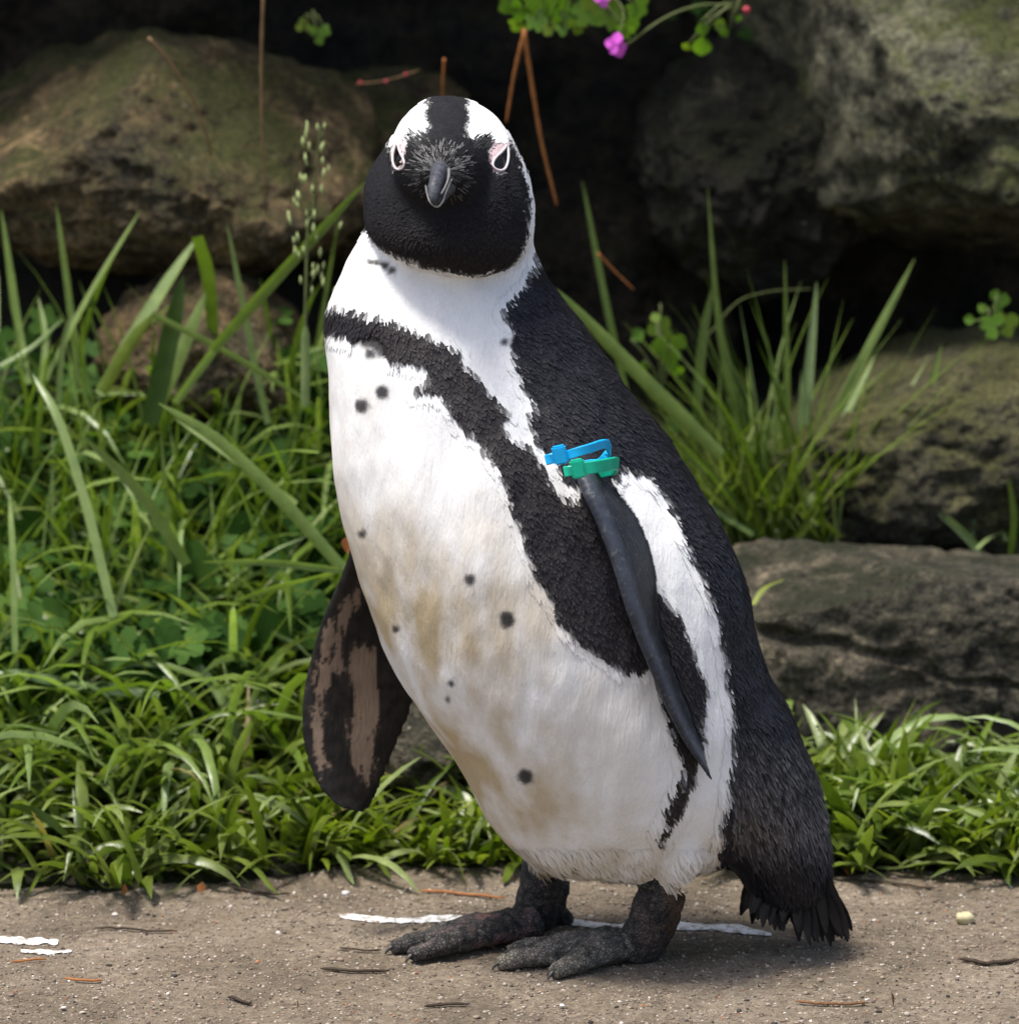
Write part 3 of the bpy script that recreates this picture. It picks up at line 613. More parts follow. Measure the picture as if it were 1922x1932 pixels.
mesh_obj('bill_rim', *tube(smooth_path(rim, 30), [.0006]*30, 8), M['bill_pale'], lower)
rim = [P(847, 318, -.098), P(846, 335, -.105), P(840, 352, -.113), P(832, 366, -.119)]
mesh_obj('bill_ridge', *tube(smooth_path(rim, 16), list(np.linspace(.0011, .0006, 16)), 8), M['bill_pale'], upper)
M['eye'] = plain('eye_dark', (.006, .004, .003), .22, .35, .3, 200)
M['eyelid'] = plain('eyelid_pink', (.60, .52, .53), .55, .3, .12, 500, .4, 700, .0008)
bvb = BVHTree.FromPolygons([tuple(p) for p in co], [tuple(p.vertices) for p in bme.polygons])
def on_body(u, v, off=0.0):
    d_ = Vector(F_ + np.array([1, 0, 0])*(u-CU)*KPX - U_*(v-CV)*KPX).normalized(); h = bvb.ray_cast(Vector(cam_pos), d_)
    return (np.array(h[0])+np.array(h[1])*off, np.array(h[1])) if h[0] is not None else (None, None)
EYE = [[(751, 268), (757, 288), (765, 304), (764, 316), (752, 320), (745, 312), (743, 296), (746, 280)],
       [(955, 274), (957, 292), (955, 310), (948, 322), (936, 322), (927, 312), (930, 302), (944, 288)]]
for outl in EYE:
    cu = np.mean([q[0] for q in outl]); cv = np.mean([q[1] for q in outl])+4; c, nn = on_body(cu, cv)
    if c is None: continue
    ball = ellipsoid(c-nn*.0035, (.0055, .0055, .0068)); e = mesh_obj('eye', *ball, M['eye'], proot)
    ring = []
    for q in interp_rows(np.array(outl+[outl[0]], float), n=40):
        pp, n2_ = on_body(q[0], q[1], .0010)
        if pp is not None: ring.append(pp)
    ring = np.array(ring); 
    for _ in range(3): ring = (ring+np.roll(ring, 1, 0)+np.roll(ring, -1, 0))/3
    mesh_obj('eyelid', *tube(np.concatenate([ring, ring[:2]]), [.0009]*(len(ring)+2), 8), M['eyelid'], e)
    cc, _ = on_body(cu, cv, .0006)   # dark opening of the eye inside the lid
    fan = [cc]+list(ring); mesh_obj('eyeball', fan, [(0, i+1, (i+1) % len(ring)+1) for i in range(len(ring))], M['eye'], e)
M['claw'] = plain('claw_horn', (.05, .045, .04), .4, .5, .4, 400)
for tp, dx in [(q, -1) for q in near_tips]+[(q, -1) for q in far_tips]:
    a = G(*tp); h_ = G(1205, 1812) if tp in near_tips else G(1010, 1775); dr = a-h_; dr /= np.linalg.norm(dr)
    pts = [a+dr*q+np.array([0, 0, z]) for q, z in ((-.006, .0060), (-.002, .0060), (.001, .0048), (.0035, .0025), (.0045, .0008))]
    mesh_obj('claw', *tube(pts, [.0014, .0016, .0014, .0009, .0003], 8), M['claw'], proot)
mesh_obj('claw', *tube([P(1073, 1750, .078), P(1077, 1762, .077), P(1078, 1772, .077)], [.0022, .0017, .0004], 8), M['claw'], proot)

# ------------------------------------------------------------------ flipper bands
def strap_mesh(pts, hh, th):
    C = smooth_path(np.array([P(*q) for q in pts]), 40); rings = []
    for i, c in enumerate(C):
        d_ = C[min(i+1, 39)]-C[max(i-1, 0)]; d_ /= np.linalg.norm(d_); up = np.array([.12, 0, 1.0]); up -= d_*(up@d_); up /= np.linalg.norm(up); nn = np.cross(d_, up)
        rings.append([c+up*hh*a+nn*th*b_ for a, b_ in ((-1, -.7), (-.85, -1), (.85, -1), (1, -.7), (1, .7), (.85, 1), (-.85, 1), (-1, .7))])
    return loft(rings)
def block(c_uvy, half, rot):
    bm = bmesh.new(); bmesh.ops.create_cube(bm, size=2)
    for q in bm.verts: q.co = Vector((q.co.x*half[0], q.co.y*half[1], q.co.z*half[2]))
    bmesh.ops.bevel(bm, geom=bm.edges[:], offset=.0011, segments=2, affect='EDGES')
    Rm = Matrix.Rotation(rot, 3, 'Y'); c = P(*c_uvy); V = [np.array(Rm @ q.co)+c for q in bm.verts]; Fs = [[q.index for q in f.verts] for f in bm.faces]; bm.free(); return V, Fs
M['band_blue'] = plain('band_blue', (.003, .37, .74), .42, .4, .08, 200, .2, 700, .0004)
M['band_green'] = plain('band_green', (.003, .42, .26), .42, .4, .08, 200, .2, 700, .0004)
for nm, mt, path, hh, blk, stub, holes, lab in (
    ('blue', M['band_blue'], [(1062, 862, -.113), (1088, 853, -.1165), (1115, 845, -.1150), (1136, 838, -.109), (1147, 841, -.101), (1148, 854, -.096), (1140, 866, -.0945), (1110, 876, -.088), (1080, 880, -.085)], .0030, (1056, 858, -.1150), [(1046, 863, -.115), (1031, 868, -.1135)], 0, 'bright blue plastic band with buckle, uppermost on the near flipper'),
    ('green', M['band_green'], [(1100, 884, -.122), (1125, 880, -.1215), (1148, 876, -.1165), (1160, 874, -.1085), (1158, 884, -.090), (1120, 892, -.084)], .0041, (1090, 884, -.1215), [(1080, 887, -.122), (1066, 890, -.1205)], 0, 'emerald green plastic band with buckle, just below the blue band')):
    e = empty('flipper_band', P(*blk)); tag(e, lab, 'band', 'bands on the near flipper')
    mesh_obj('strap', *strap_mesh(path, hh, .0010), mt, e, smooth=False)
    mesh_obj('buckle', *block(blk, (.0046, .0030, .0060), R(-12)), mt, e, smooth=False)
    mesh_obj('strap_end', *strap_mesh([stub[0], ((stub[0][0]+stub[1][0])/2, (stub[0][1]+stub[1][1])/2, stub[0][2]), stub[1]], .0033, .0016), mt, e, smooth=False)
# bristles round the bill
BV = []; BQ = []; BC = []
for k in range(620):
    an = random.uniform(0, 2*math.pi); r0 = random.uniform(.18, .92)
    if math.sin(an) > .55 and random.random() < .6: continue          # sparse under the bill
    rx = 58*r0; p0, n0 = on_body(832+rx*math.cos(an), 322+52*r0*math.sin(an), .0006)
    p1, n1_ = on_body(832+(rx+random.uniform(10, 20))*math.cos(an+random.uniform(-.1, .1)), 322+(52*r0+random.uniform(8, 18))*math.sin(an), .0016)
    if p0 is None or p1 is None or np.linalg.norm(p1-p0) > .02: continue
    s_ = np.cross(p1-p0, n0); s_ /= np.linalg.norm(s_)+1e-9; g = random.choice([.02, .03, .06, .10, .15, .20]) * (1.2 if math.sin(an) < 0 else .6)
    o_ = len(BV); BV += [p0-s_*.0004, p0+s_*.0004, p1+s_*.0002, p1-s_*.0002]; BQ.append((o_, o_+1, o_+2, o_+3)); BC += [(g, g*.97, g*.94, 1)]*4
for cx, cy, dx, dy in ((790, 268, -14, -6), (905, 270, 14, -4)):         # dark tufts beside the bill running into the white brow
    for k in range(45):
        a_ = (cx+random.uniform(-16, 16), cy+random.uniform(-10, 14)); p0, n0 = on_body(a_[0], a_[1], .0008); p1, n1_ = on_body(a_[0]+dx*random.uniform(.3, 1), a_[1]+dy+random.uniform(-10, 2), .0022)
        if p0 is None or p1 is None: continue
        s_ = np.cross(p1-p0, n0); s_ /= np.linalg.norm(s_)+1e-9; g = random.uniform(.012, .05)
        o_ = len(BV); BV += [p0-s_*.0006, p0+s_*.0006, p1+s_*.0002, p1-s_*.0002]; BQ.append((o_, o_+1, o_+2, o_+3)); BC += [(g, g, g, 1)]*4
tag(fast_mesh('bristles', np.array(BV), np.array(BQ), M['plumage'], np.array(BC), parent=proot), kind='stuff')

# ------------------------------------------------------------------ grass
def blades(roots, L, W, th0, kap, az, tint, nseg=8, fold=.35, twist=0):
    """many arching blades at once: th0 start angle from upright, kap total bend, az heading"""
    n_ = len(roots); out = []; s = np.linspace(0, 1, nseg); pos = roots.copy(); prev = None
    hx = np.cos(az); hy = np.sin(az); sidev = np.stack([-hy, hx, np.zeros(n_)], 1)
    for i, f in enumerate(s):
        th = th0+kap*f**1.3; dv = np.stack([np.sin(th)*hx, np.sin(th)*hy, np.cos(th)], 1)
        if i: pos = pos+dv*(L/(nseg-1))[:, None]
        nn = np.cross(sidev, dv); tw = twist*f; sv = sidev*np.cos(tw)[:, None]+nn*np.sin(tw)[:, None] if np.ndim(tw) else sidev
        wv = W*float(np.interp(f, [0, .25, .6, .85, 1], [.75, 1, .92, .55, .04]))
        out += [pos-sv*wv[:, None]+nn*(wv*fold)[:, None], pos, pos+sv*wv[:, None]+nn*(wv*fold)[:, None]]
    A = np.stack(out, 1); k = nseg*3; q = []
    for i in range(nseg-1):
        a = i*3; q += [(a, a+1, a+4, a+3), (a+1, a+2, a+5, a+4)]
    q = (np.arange(n_)[:, None, None]*k+np.array(q)[None]).reshape(-1, 4)
    A[:, :, 2] = np.maximum(A[:, :, 2], .0015+rng.random((n_, 1))*.004)
    return A.reshape(-1, 3), q, np.repeat(tint, k), A
def lawn(name, label, n_, u0, u1, d0, d1, Lr, Wr, th, kp, mat, azc=-math.pi/2, azs=1.6, yfun=None, pw=1.0, wet=0, gap=None):
    u = rng.uniform(u0, u1, n_); x = (u-CU)*SPX*1.12; d = d0+(d1-d0)*rng.random(n_)**pw
    if gap is not None: 
        kp_ = gap(u, d); u, x, d = u[kp_], x[kp_], d[kp_]; n_ = len(u)
    kp_ = ~((u > 690) & (u < 890) & (d > .025) & (d < .14)); u, x, d = u[kp_], x[kp_], d[kp_]; n_ = len(u)      # the small stone stands clear
    y = np.array([edge_y(a) for a in x])+d; z = np.array([bank_z(a, b_) for a, b_ in zip(x, y)])-.004
    A, q, t_, raw = blades(np.stack([x, y, z], 1), rng.uniform(*Lr, n_), rng.uniform(*Wr, n_), rng.uniform(*th, n_), rng.uniform(*kp, n_), rng.normal(azc, azs, n_), np.clip(rng.normal(.5, .27, n_), 0, 1), twist=rng.normal(0, .7, n_))
    o = fast_mesh(name, A, q, mat, tint=t_); tag(o, label, 'grass', kind='stuff'); return raw
drops_from = []
drops_from.append(lawn('grass', 'short wet broad bladed grass spilling over the path edge', 1650, -120, 990, -.005, .36, (.055, .12), (.0026, .0052), (.1, .9), (.6, 2.0), M['grass'], pw=.85))
lawn('grass', 'yellow green grass at the path edge under the spread flipper', 400, 560, 1010, -.005, .12, (.04, .08), (.0022, .0040), (.1, .9), (.4, 1.6), M['grass_yellow'])
drops_from.append(lawn('grass', 'long thin grass on the left bank', 700, -120, 720, .2, .52, (.07, .18), (.0018, .0036), (.05, .7), (.3, 1.7), M['grass'], azs=2.2))
lawn('grass', 'dark green grass deep in the left bank', 380, -120, 760, .14, .52, (.05, .12), (.0016, .0032), (.1, .9), (.3, 1.6), M['grass_dark'], azs=2.2)
drops_from.append(lawn('grass', 'broad bladed grass at the right path edge below the slab', 600, 1330, 2060, -.005, .16, (.05, .105), (.0034, .0064), (.1, .9), (.4, 1.8), M['grass'], pw=.9))
lawn('grass', 'yellow green grass mixed into the right path edge', 200, 1400, 2060, .0, .15, (.045, .095), (.0016, .0034), (.05, .7), (.3, 1.4), M['grass_yellow'])
lawn('grass', 'low grass growing on the path edge behind the penguin legs', 520, 960, 1420, .0, .14, (.025, .05), (.0012, .0024), (.1, .9), (.4, 1.6), M['grass'])
drops_from.append(lawn('grass', 'long arching blades tangled over the left bank', 330, -120, 760, .10, .52, (.12, .23), (.0026, .0046), (.05, .6), (1.2, 2.6), M['blade'], azs=2.4))
lawn('grass', 'dry straw coloured blades among the left grass', 70, -120, 1000, .0, .45, (.06, .13), (.0012, .0024), (.3, 1.2), (.2, 1.5), M['straw'], azs=2.4)
lawn('grass', 'long arching blades tangled at the right path edge', 80, 1380, 2060, .02, .16, (.09, .14), (.0030, .0052), (.05, .6), (1.2, 2.4), M['blade'], azs=2.0)
lawn('grass', 'tall upright blades rising above the left bank', 190, -120, 640, .30, .52, (.11, .21), (.0016, .0030), (.0, .35), (.1, .9), M['blade'], azs=2.6)
# lobed ground leaves
def lobed(n_lobe=5, depth=.42, m_=36):
    pts = [(0, 0, 0)]
    for i in range(m_):
        a = math.pi*(-.86+1.72*i/(m_-1)); k = abs(math.cos(a/(.86*2)*n_lobe*1.0+ (0 if n_lobe % 2 else math.pi/2)))
        r_ = (1-depth)+depth*k**.7; r_ *= .72+.28*math.cos(a*.6); r_ *= 1+.05*math.sin(a*23)
        pts.append((r_*math.sin(a), r_*math.cos(a), .10*r_*r_-.06*k))
    return np.array(pts), [(0, i, i+1) for i in range(1, m_)]
LPTS, LF = lobed()
def leaf_cloud(name, label, n_, u0, u1, d0, d1, lift, size, mat):
    u = rng.uniform(u0, u1, n_); x = (u-CU)*SPX*1.12; d = rng.uniform(d0, d1, n_); V = []; T = []; Fc = []
    for i in range(n_):
        y = edge_y(x[i])+d[i]; z = bank_z(x[i], y)+random.uniform(*lift); s = random.uniform(*size)
        Rm = np.array((Matrix.Rotation(random.uniform(0, 6.28), 3, 'Z') @ Matrix.Rotation(random.gauss(.1, .45), 3, 'X') @ Matrix.Rotation(random.gauss(0, .4), 3, 'Y')))
        tl = np.array(Matrix.Rotation(random.uniform(.3, 1.0), 3, 'X')); o_ = len(V)
        q = (LPTS*s) @ Rm.T @ tl.T + np.array([x[i], y, z]); V += list(q); T += [min(1, max(0, random.gauss(.5, .27)))]*len(LPTS); Fc += [(a+o_, b_+o_, c+o_) for a, b_, c in LF]
    tag(fast_mesh(name, np.array(V), np.array(Fc), mat, tint=np.array(T)), label, 'ground cover', kind='stuff')
leaf_cloud('ground_leaves', 'dark lobed leaves covering the left bank', 900, -100, 760, .2, .54, (.01, .09), (.010, .026), M['leaf_dark'])
leaf_cloud('ground_leaves', 'small green leaves scattered in the hollow behind the right tuft', 60, 1150, 1950, .52, .72, (.0, .03), (.006, .012), M['leaf_dark'])
leaf_cloud('ground_leaves', 'small dim leaves growing out of the dark earth above the hollow', 40, 1000, 1500, .70, .72, (.30, .55), (.006, .013), M['leaf_dark'])
# water drops on the wet blades
DV, DF = [], []
bm = bmesh.new(); bmesh.ops.create_icosphere(bm, subdivisions=2, radius=1); iv = np.array([q.co[:] for q in bm.verts]); fi = np.array([[q.index for q in f.verts] for f in bm.faces]); bm.free()
for raw in drops_from:
    for _ in range(230):
        b_ = raw[random.randrange(len(raw))]; j = random.randrange(2, 7); p = b_[j*3+1]; r_ = random.choice([.0007, .0009, .0012, .0017])
        DF.append(fi+len(DV)*len(iv)); DV.append(iv*np.array([r_, r_, r_*.75])+p+np.array([0, -.0004, r_*.6]))
tag(fast_mesh('water_drops', np.concatenate(DV), np.concatenate(DF), M['water']), 'water drops on the grass blades', 'water drops', kind='stuff')

# single blades that stand out, gathered in the tufts they grow from
def tuft(name, label, blades_, cat='grass tuft', group='tall grass tufts'):
    b0 = blades_[0][0]; base = P(b0[0][0], b0[0][1], blades_[0][2]); e = empty(name, base); tag(e, label, cat, group); lo = .55 if 'pale' in label else .25
    for pts, wpx, y, mt in blades_:
        n_ = 14; dy = random.uniform(-.01, .03)
        pts = np.array([P(u, v, y+dy*i) for i, (u, v) in enumerate(pts)]); C = smooth_path(pts, n_)
        Wv = [wpx*.5*S(y)*float(np.interp(i/(n_-1), [0, .3, .7, .9, 1], [.85, 1, .85, .5, .06])) for i in range(n_)]
        a = random.uniform(-.5, .5); sd_ = np.array([math.cos(a), math.sin(a), .15])
        v_r, f_r = ribbon(list(C), Wv, sd_, random.choice([-.35, .35, .25]))
        o = mesh_obj('blade', v_r, f_r, M[mt], e); me = o.data
        me.attributes.new('tint', 'FLOAT', 'POINT').data.foreach_set('value', [random.uniform(lo, 1)]*len(me.vertices))
    return e
tuft('grass_tuft', 'tall upright blades at the far left edge of the picture', [([(50, 725), (30, 600), (2, 395)], 20, .62, 'blade'), ([(150, 735), (130, 560), (106, 385)], 14, .66, 'blade'), ([(85, 720), (165, 565), (266, 395)], 14, .64, 'blade'), ([(75, 740), (85, 640), (72, 560)], 12, .62, 'blade'), ([(0, 690), (60, 655), (120, 600)], 9, .62, 'blade'), ([(110, 760), (118, 660), (138, 585)], 13, .6, 'blade')])
tuft('grass_tuft', 'broad bent blades in front of the tan stone at left', [([(190, 745), (290, 575), (374, 446)], 30, .60, 'blade'), ([(372, 447), (392, 520), (402, 640), (404, 800)], 26, .60, 'blade'), ([(283, 800), (315, 660), (345, 520)], 40, .58, 'grass_dark'), ([(300, 760), (350, 640), (388, 552)], 30, .585, 'blade'), ([(505, 800), (470, 640), (428, 420)], 14, .62, 'blade'), ([(190, 740), (250, 640), (292, 590)], 26, .57, 'grass_yellow'), ([(286, 592), (420, 660), (600, 768)], 13, .56, 'blade')])
tuft('grass_tuft', 'long straight blade crossing behind the penguin head at left', [([(400, 660), (520, 525), (690, 342)], 24, .52, 'blade'), ([(330, 760), (420, 640), (470, 590)], 18, .55, 'blade')])
tuft('grass_tuft', 'long pale stalks leaning across the left grass', [([(215, 1165), (165, 960), (110, 790), (62, 706)], 20, .40, 'blade'), ([(650, 1075), (520, 930), (400, 820), (298, 760)], 27, .42, 'blade'), ([(352, 1065), (280, 950), (160, 825)], 24, .43, 'blade'), ([(600, 855), (540, 852), (480, 868)], 13, .42, 'blade'), ([(560, 950), (430, 860), (330, 790)], 12, .44, 'blade'), ([(30, 1260), (25, 1050), (18, 930)], 14, .38, 'blade'), ([(640, 1075), (500, 1060), (380, 1060)], 16, .40, 'blade'), ([(620, 1080), (560, 1095), (440, 1135)], 18, .39, 'blade'), ([(300, 1310), (150, 1290), (-10, 1262)], 26, .36, 'grass_dark'), ([(90, 1270), (180, 1195), (260, 1150)], 18, .36, 'blade')])
tuft('grass_tuft', 'tall upright blade tuft on the ledge right of the penguin', [([(1470, 1020), (1484, 800), (1480, 490)], 15, .68, 'blade'), ([(1520, 1020), (1515, 830), (1540, 532)], 26, .69, 'blade'), ([(1490, 1015), (1580, 780), (1725, 488)], 20, .72, 'blade'), ([(1525, 955), (1580, 820), (1650, 672)], 17, .66, 'blade'), ([(1704, 1018), (1730, 850), (1776, 650)], 19, .67, 'blade'), ([(1465, 1010), (1400, 820), (1350, 560), (1335, 355)], 18, .72, 'blade'), ([(1310, 830), (1320, 680), (1342, 545)], 20, .72, 'blade'), ([(1180, 740), (1140, 560), (1098, 340)], 15, .74, 'blade'), ([(1360, 860), (1220, 720), (1050, 545)], 30, .55, 'blade'), ([(1440, 1015), (1440, 880), (1455, 780)], 16, .66, 'blade'), ([(1430, 1010), (1350, 900), (1260, 830)], 14, .64, 'blade'), ([(1420, 1010), (1330, 950), (1250, 880)], 12, .63, 'blade'), ([(1450, 1015), (1390, 900), (1345, 760)], 13, .66, 'blade'), ([(1480, 1015), (1450, 930), (1360, 800)], 12, .65, 'blade'), ([(1500, 1012), (1560, 975), (1640, 1018)], 16, .64, 'blade'), ([(1500, 1015), (1530, 985), (1590, 1015)], 14, .63, 'grass_yellow'), ([(1470, 1015), (1440, 960), (1400, 930)], 14, .64, 'blade'), ([(1500, 1015), (1502, 900), (1512, 700)], 13, .68, 'blade'), ([(1455, 1015), (1425, 850), (1410, 690)], 14, .7, 'blade'), ([(1475, 1020), (1460, 900), (1465, 700)], 13, .7, 'blade'), ([(1510, 1020), (1540, 900), (1560, 800)], 12, .69, 'blade')])
tuft('grass_tuft', 'short sprigs of grass behind the slab at the right edge', [([(1850, 1040), (1800, 990), (1762, 962)], 16, .64, 'blade'), ([(1830, 1040), (1838, 960), (1842, 900)], 10, .65, 'blade'), ([(1905, 1060), (1912, 980), (1902, 900)], 14, .64, 'blade'), ([(1900, 1020), (1870, 970), (1850, 930)], 11, .65, 'blade'), ([(1840, 1035), (1870, 1010), (1930, 1005)], 12, .63, 'blade'), ([(1920, 1050), (1925, 950), (1905, 870)], 10, .66, 'blade')])
tuft('grass_tuft', 'upright blades rising in front of the slab at lower right', [([(1700, 1420), (1715, 1330), (1690, 1215)], 20, .44, 'blade'), ([(1610, 1430), (1600, 1340), (1610, 1265)], 16, .45, 'grass_yellow'), ([(1620, 1400), (1640, 1330), (1660, 1270)], 14, .46, 'blade'), ([(1470, 1360), (1500, 1300), (1465, 1255)], 14, .5, 'blade'), ([(1830, 1345), (1790, 1330), (1720, 1370)], 14, .44, 'blade'), ([(1590, 1440), (1580, 1380), (1572, 1330)], 18, .44, 'grass_yellow'), ([(1480, 1400), (1500, 1350), (1520, 1315)], 14, .46, 'grass_yellow'), ([(1420, 1140), (1440, 1110), (1480, 1092)], 12, .42, 'grass_yellow')])
tuft('grass_tuft', 'broad blades drooping over the path at lower left', [([(300, 1560), (430, 1600), (520, 1690)], 34, .28, 'blade'), ([(130, 1620), (250, 1560), (330, 1480)], 26, .29, 'blade'), ([(560, 1640), (640, 1560), (720, 1530)], 22, .30, 'blade'), ([(390, 1600), (380, 1480), (360, 1420)], 26, .33, 'blade'), ([(700, 1650), (730, 1600), (745, 1550)], 20, .30, 'blade')])
lawn_n = 270; uu = rng.uniform(1290, 1580, lawn_n); rts = np.array([P(a, 1030+random.uniform(-12, 15), .66+random.uniform(-.03, .06)) for a in uu])
A, q, t_, raw = blades(rts, rng.uniform(.06, .15, lawn_n), rng.uniform(.0012, .0022, lawn_n), rng.uniform(.0, .6, lawn_n), rng.uniform(.0, .9, lawn_n), np.where(rng.random(lawn_n) < .7, rng.normal(math.pi, .5, lawn_n), rng.normal(-1, 1.2, lawn_n)), rng.random(lawn_n))
tag(fast_mesh('grass', A, q, M['grass'], tint=t_), 'thin grass filling the foot of the tall tuft on the ledge', 'grass', kind='stuff')

lawn_n = 75; uu = rng.uniform(1400, 1560, lawn_n); rts = np.array([P(a, 1028, .67+random.uniform(-.03, .05)) for a in uu])
A, q, t_, raw = blades(rts, rng.uniform(.12, .23, lawn_n), rng.uniform(.0012, .0024, lawn_n), rng.uniform(.05, .75, lawn_n), rng.uniform(.0, .5, lawn_n), np.where(rng.random(lawn_n) < .62, rng.normal(math.pi, .4, lawn_n), rng.normal(0, .5, lawn_n)), rng.random(lawn_n))
tag(fast_mesh('grass', A, q, M['blade'], tint=t_), 'long thin blades fanning out of the tall tuft on the ledge', 'grass', kind='stuff')
# ------------------------------------------------------------------ hanging stems, small plants
def stem(name, label, pts, rpx, y, mat, cat='stem', group='dry stems hanging from the bank'):
    C = smooth_path(np.array([P(u, v, y+.01*i) for i, (u, v) in enumerate(pts)]), 18); r0 = rpx*.5*S(y)
    v_r, f_r = tube(C, [r0*(1-.35*i/17)*(1+.12*math.sin(i*2.3)) for i in range(18)], 8); o = mesh_obj(name, v_r, f_r, mat, origin=C[0]); tag(o, label, cat, group); return o
stem('dry_stem', 'long straight tan stem hanging down left of the penguin', [(497, -20), (493, 120), (495, 260), (503, 370)], 7, .58, M['dry'])
stem('dry_stem', 'bent dry stem with hooked tip in front of the upper left boulder', [(280, 70), (330, 130), (370, 200), (392, 262), (398, 292)], 7, .58, M['dry'])
stem('dry_stem', 'long orange pine needle hanging right of the penguin head', [(988, 55), (1002, 150), (1020, 260), (1050, 386)], 9, .62, M['orange'])
stem('dry_stem', 'short orange needle touching the crown of the penguin head on its right', [(990, 55), (970, 140), (955, 230)], 8, .64, M['orange'])
stem('dry_stem', 'short brown needle directly above the penguin head', [(838, 110), (835, 160), (836, 200)], 6, .66, M['orange'])
stem('dry_stem', 'short slanting orange needle in the dark hollow right of the neck', [(1128, 478), (1160, 512), (1195, 546)], 6, .66, M['orange'])
stem('dry_stem', 'thin grey curved dead stalk above the right grass tuft', [(1330, 640), (1390, 570), (1440, 552), (1530, 545)], 3, .72, M['stem'])
def leaf_shape(c, s, ang, tilt, kind=3):
    if kind == 1:
        pts = [(0, 0, 0)]+[(.42*math.sin(math.pi*q)*sg, q*1.0, .12*math.sin(math.pi*q)) for sg, qs in ((-1, np.linspace(0.02, 1, 10)), (1, np.linspace(.98, .02, 10))) for q in qs]
        V = np.array(pts); V[0] = (0, .5, 0); n_ = len(V)-1; Fs = [(0, i, i % n_+1) for i in range(1, n_+1)]
    else: V, Fs = lobed(kind, .45, 28); Fs = list(Fs)
    Rm = np.array(Matrix.Rotation(ang, 3, 'Y') @ Matrix.Rotation(R(90)-tilt, 3, 'X')); V = (V*s) @ Rm.T+np.asarray(c); return V, Fs
def plant(name, label, base, y, leaves, mat, stems=True, cat='plant', group=None):
    e = empty(name, P(base[0], base[1], y)); tag(e, label, cat, group)
    for u, v, spx, ang, kind in leaves:
        yy = y+random.uniform(-.02, .015); v_r, f_r = leaf_shape(P(u, v, yy), spx*S(y), R(ang), random.uniform(-.2, .7), kind); o = mesh_obj('leaf', v_r, f_r, mat, e)
        o.data.attributes.new('tint', 'FLOAT', 'POINT').data.foreach_set('value', [random.random()]*len(o.data.vertices))
        if stems: 
            C = smooth_path(np.array([P(base[0], base[1], y), (P(base[0], base[1], y)+P(u, v, yy))/2+np.array([0, -.004, .008]), P(u, v, yy)]), 8); mesh_obj('stem', *tube(C, [.0009]*8, 6), M['stem'], e)
    return e
tl = [(985, 15, 34, 200, 5), (1010, 35, 26, 160, 5), (1050, 10, 40, 180, 5), (1075, 25, 30, 150, 5), (1110, 18, 36, 210, 5), (1150, 25, 34, 170, 5), (1185, 30, 32, 140, 5), (1020, -5, 40, 180, 3), (1130, -5, 40, 180, 5), (960, 5, 26, 220, 3), (1090, 45, 22, 180, 3), (1035, 48, 20, 190, 3), (1180, 55, 22, 190, 3), (975, 45, 20, 200, 3), (1200, 8, 28, 130, 5), (1060, 52, 16, 170, 3)]
plant('hanging_plant', 'bright green leafy plant hanging from the top edge above the penguin', (1080, -30), .66, tl, M['leaf_bright'])
e = plant('hanging_plant', 'pale yellow green sprig hanging from a thin stem at top right of centre', (1400, 10), .68, [(1322, 40, 30, 170, 1), (1325, 66, 46, 182, 1), (1345, 45, 30, 100, 1), (1375, 55, 24, 235, 1), (1300, 80, 22, 215, 1), (1385, 30, 20, 120, 1)], M['leaf_bright'])
plant('small_plant', 'small yellow leaved seedling right of the penguin shoulder', (1245, 740), .70, [(1190, 640, 34, 60, 1), (1245, 625, 30, 20, 3), (1262, 650, 40, 170, 3), (1262, 675, 34, 170, 1), (1275, 690, 26, 150, 1), (1215, 680, 26, 180, 1), (1240, 610, 24, -20, 1)], M['leaf_bright'])
plant('small_plant', 'pale green round leaved seedling on top of the middle right boulder', (1870, 640), .70, [(1880, 568, 26, 80, 3), (1875, 615, 30, -70, 3), (1895, 612, 30, 60, 3), (1840, 605, 24, -80, 1), (1860, 590, 22, -40, 1)], M['leaf_bright'])
plant('small_plant', 'two tiny bright leaves in the dark at top left', (590, 40), .80, [(573, 50, 18, 0, 3), (598, 66, 22, 60, 3), (612, 58, 14, 20, 3)], M['leaf_bright'])
fl = empty('pink_flower', P(1160, 85, .62)); tag(fl, 'pink flower hanging below the green leaves at the top', 'flower')
for u, v, s_, a_ in ((1146, 76, 24, -75), (1163, 66, 24, 5), (1170, 100, 26, 160), (1185, 95, 22, 110), (1155, 95, 20, 215)):
    mesh_obj('petal', *leaf_shape(P(1163, 84, .62), s_*S(.62)*1.05, R(a_), random.uniform(-.2, .5), 1), M['pink'], fl)
mesh_obj('stalk', *tube(smooth_path(np.array([P(1163, 84, .625), P(1175, 40, .63), P(1150, -15, .65)]), 8), [.0007]*8, 6), M['stem'], fl)
fl = empty('pink_flower', P(1137, 0, .64)); tag(fl, 'second pink flower half cut off by the top edge', 'flower')
for a_ in (-80, 170, 60): mesh_obj('petal', *leaf_shape(P(1137, -2, .64), 18*S(.64), R(a_), .2, 1), M['pink'], fl)
bs = empty('bud_stem', P(670, 158, .78)); tag(bs, 'thin reddish stem with tiny pink buds in the dark above left of the head', 'plant')
mesh_obj('stem', *tube(smooth_path(np.array([P(672, 158, .78), P(725, 152, .78), P(790, 132, .79)]), 10), [.0006]*10, 6), M['dry'], bs)
for u, v in ((680, 155), (728, 153), (1405-640, 140)): mesh_obj('bud', *ellipsoid(P(u, v, .778), (.0014, .0014, .0018), 10, 8), M['bud'], bs)
rb = empty('bud_stem', P(1400, 12, .69)); tag(rb, 'thin arching twig with a red bud at the top right of centre', 'plant')
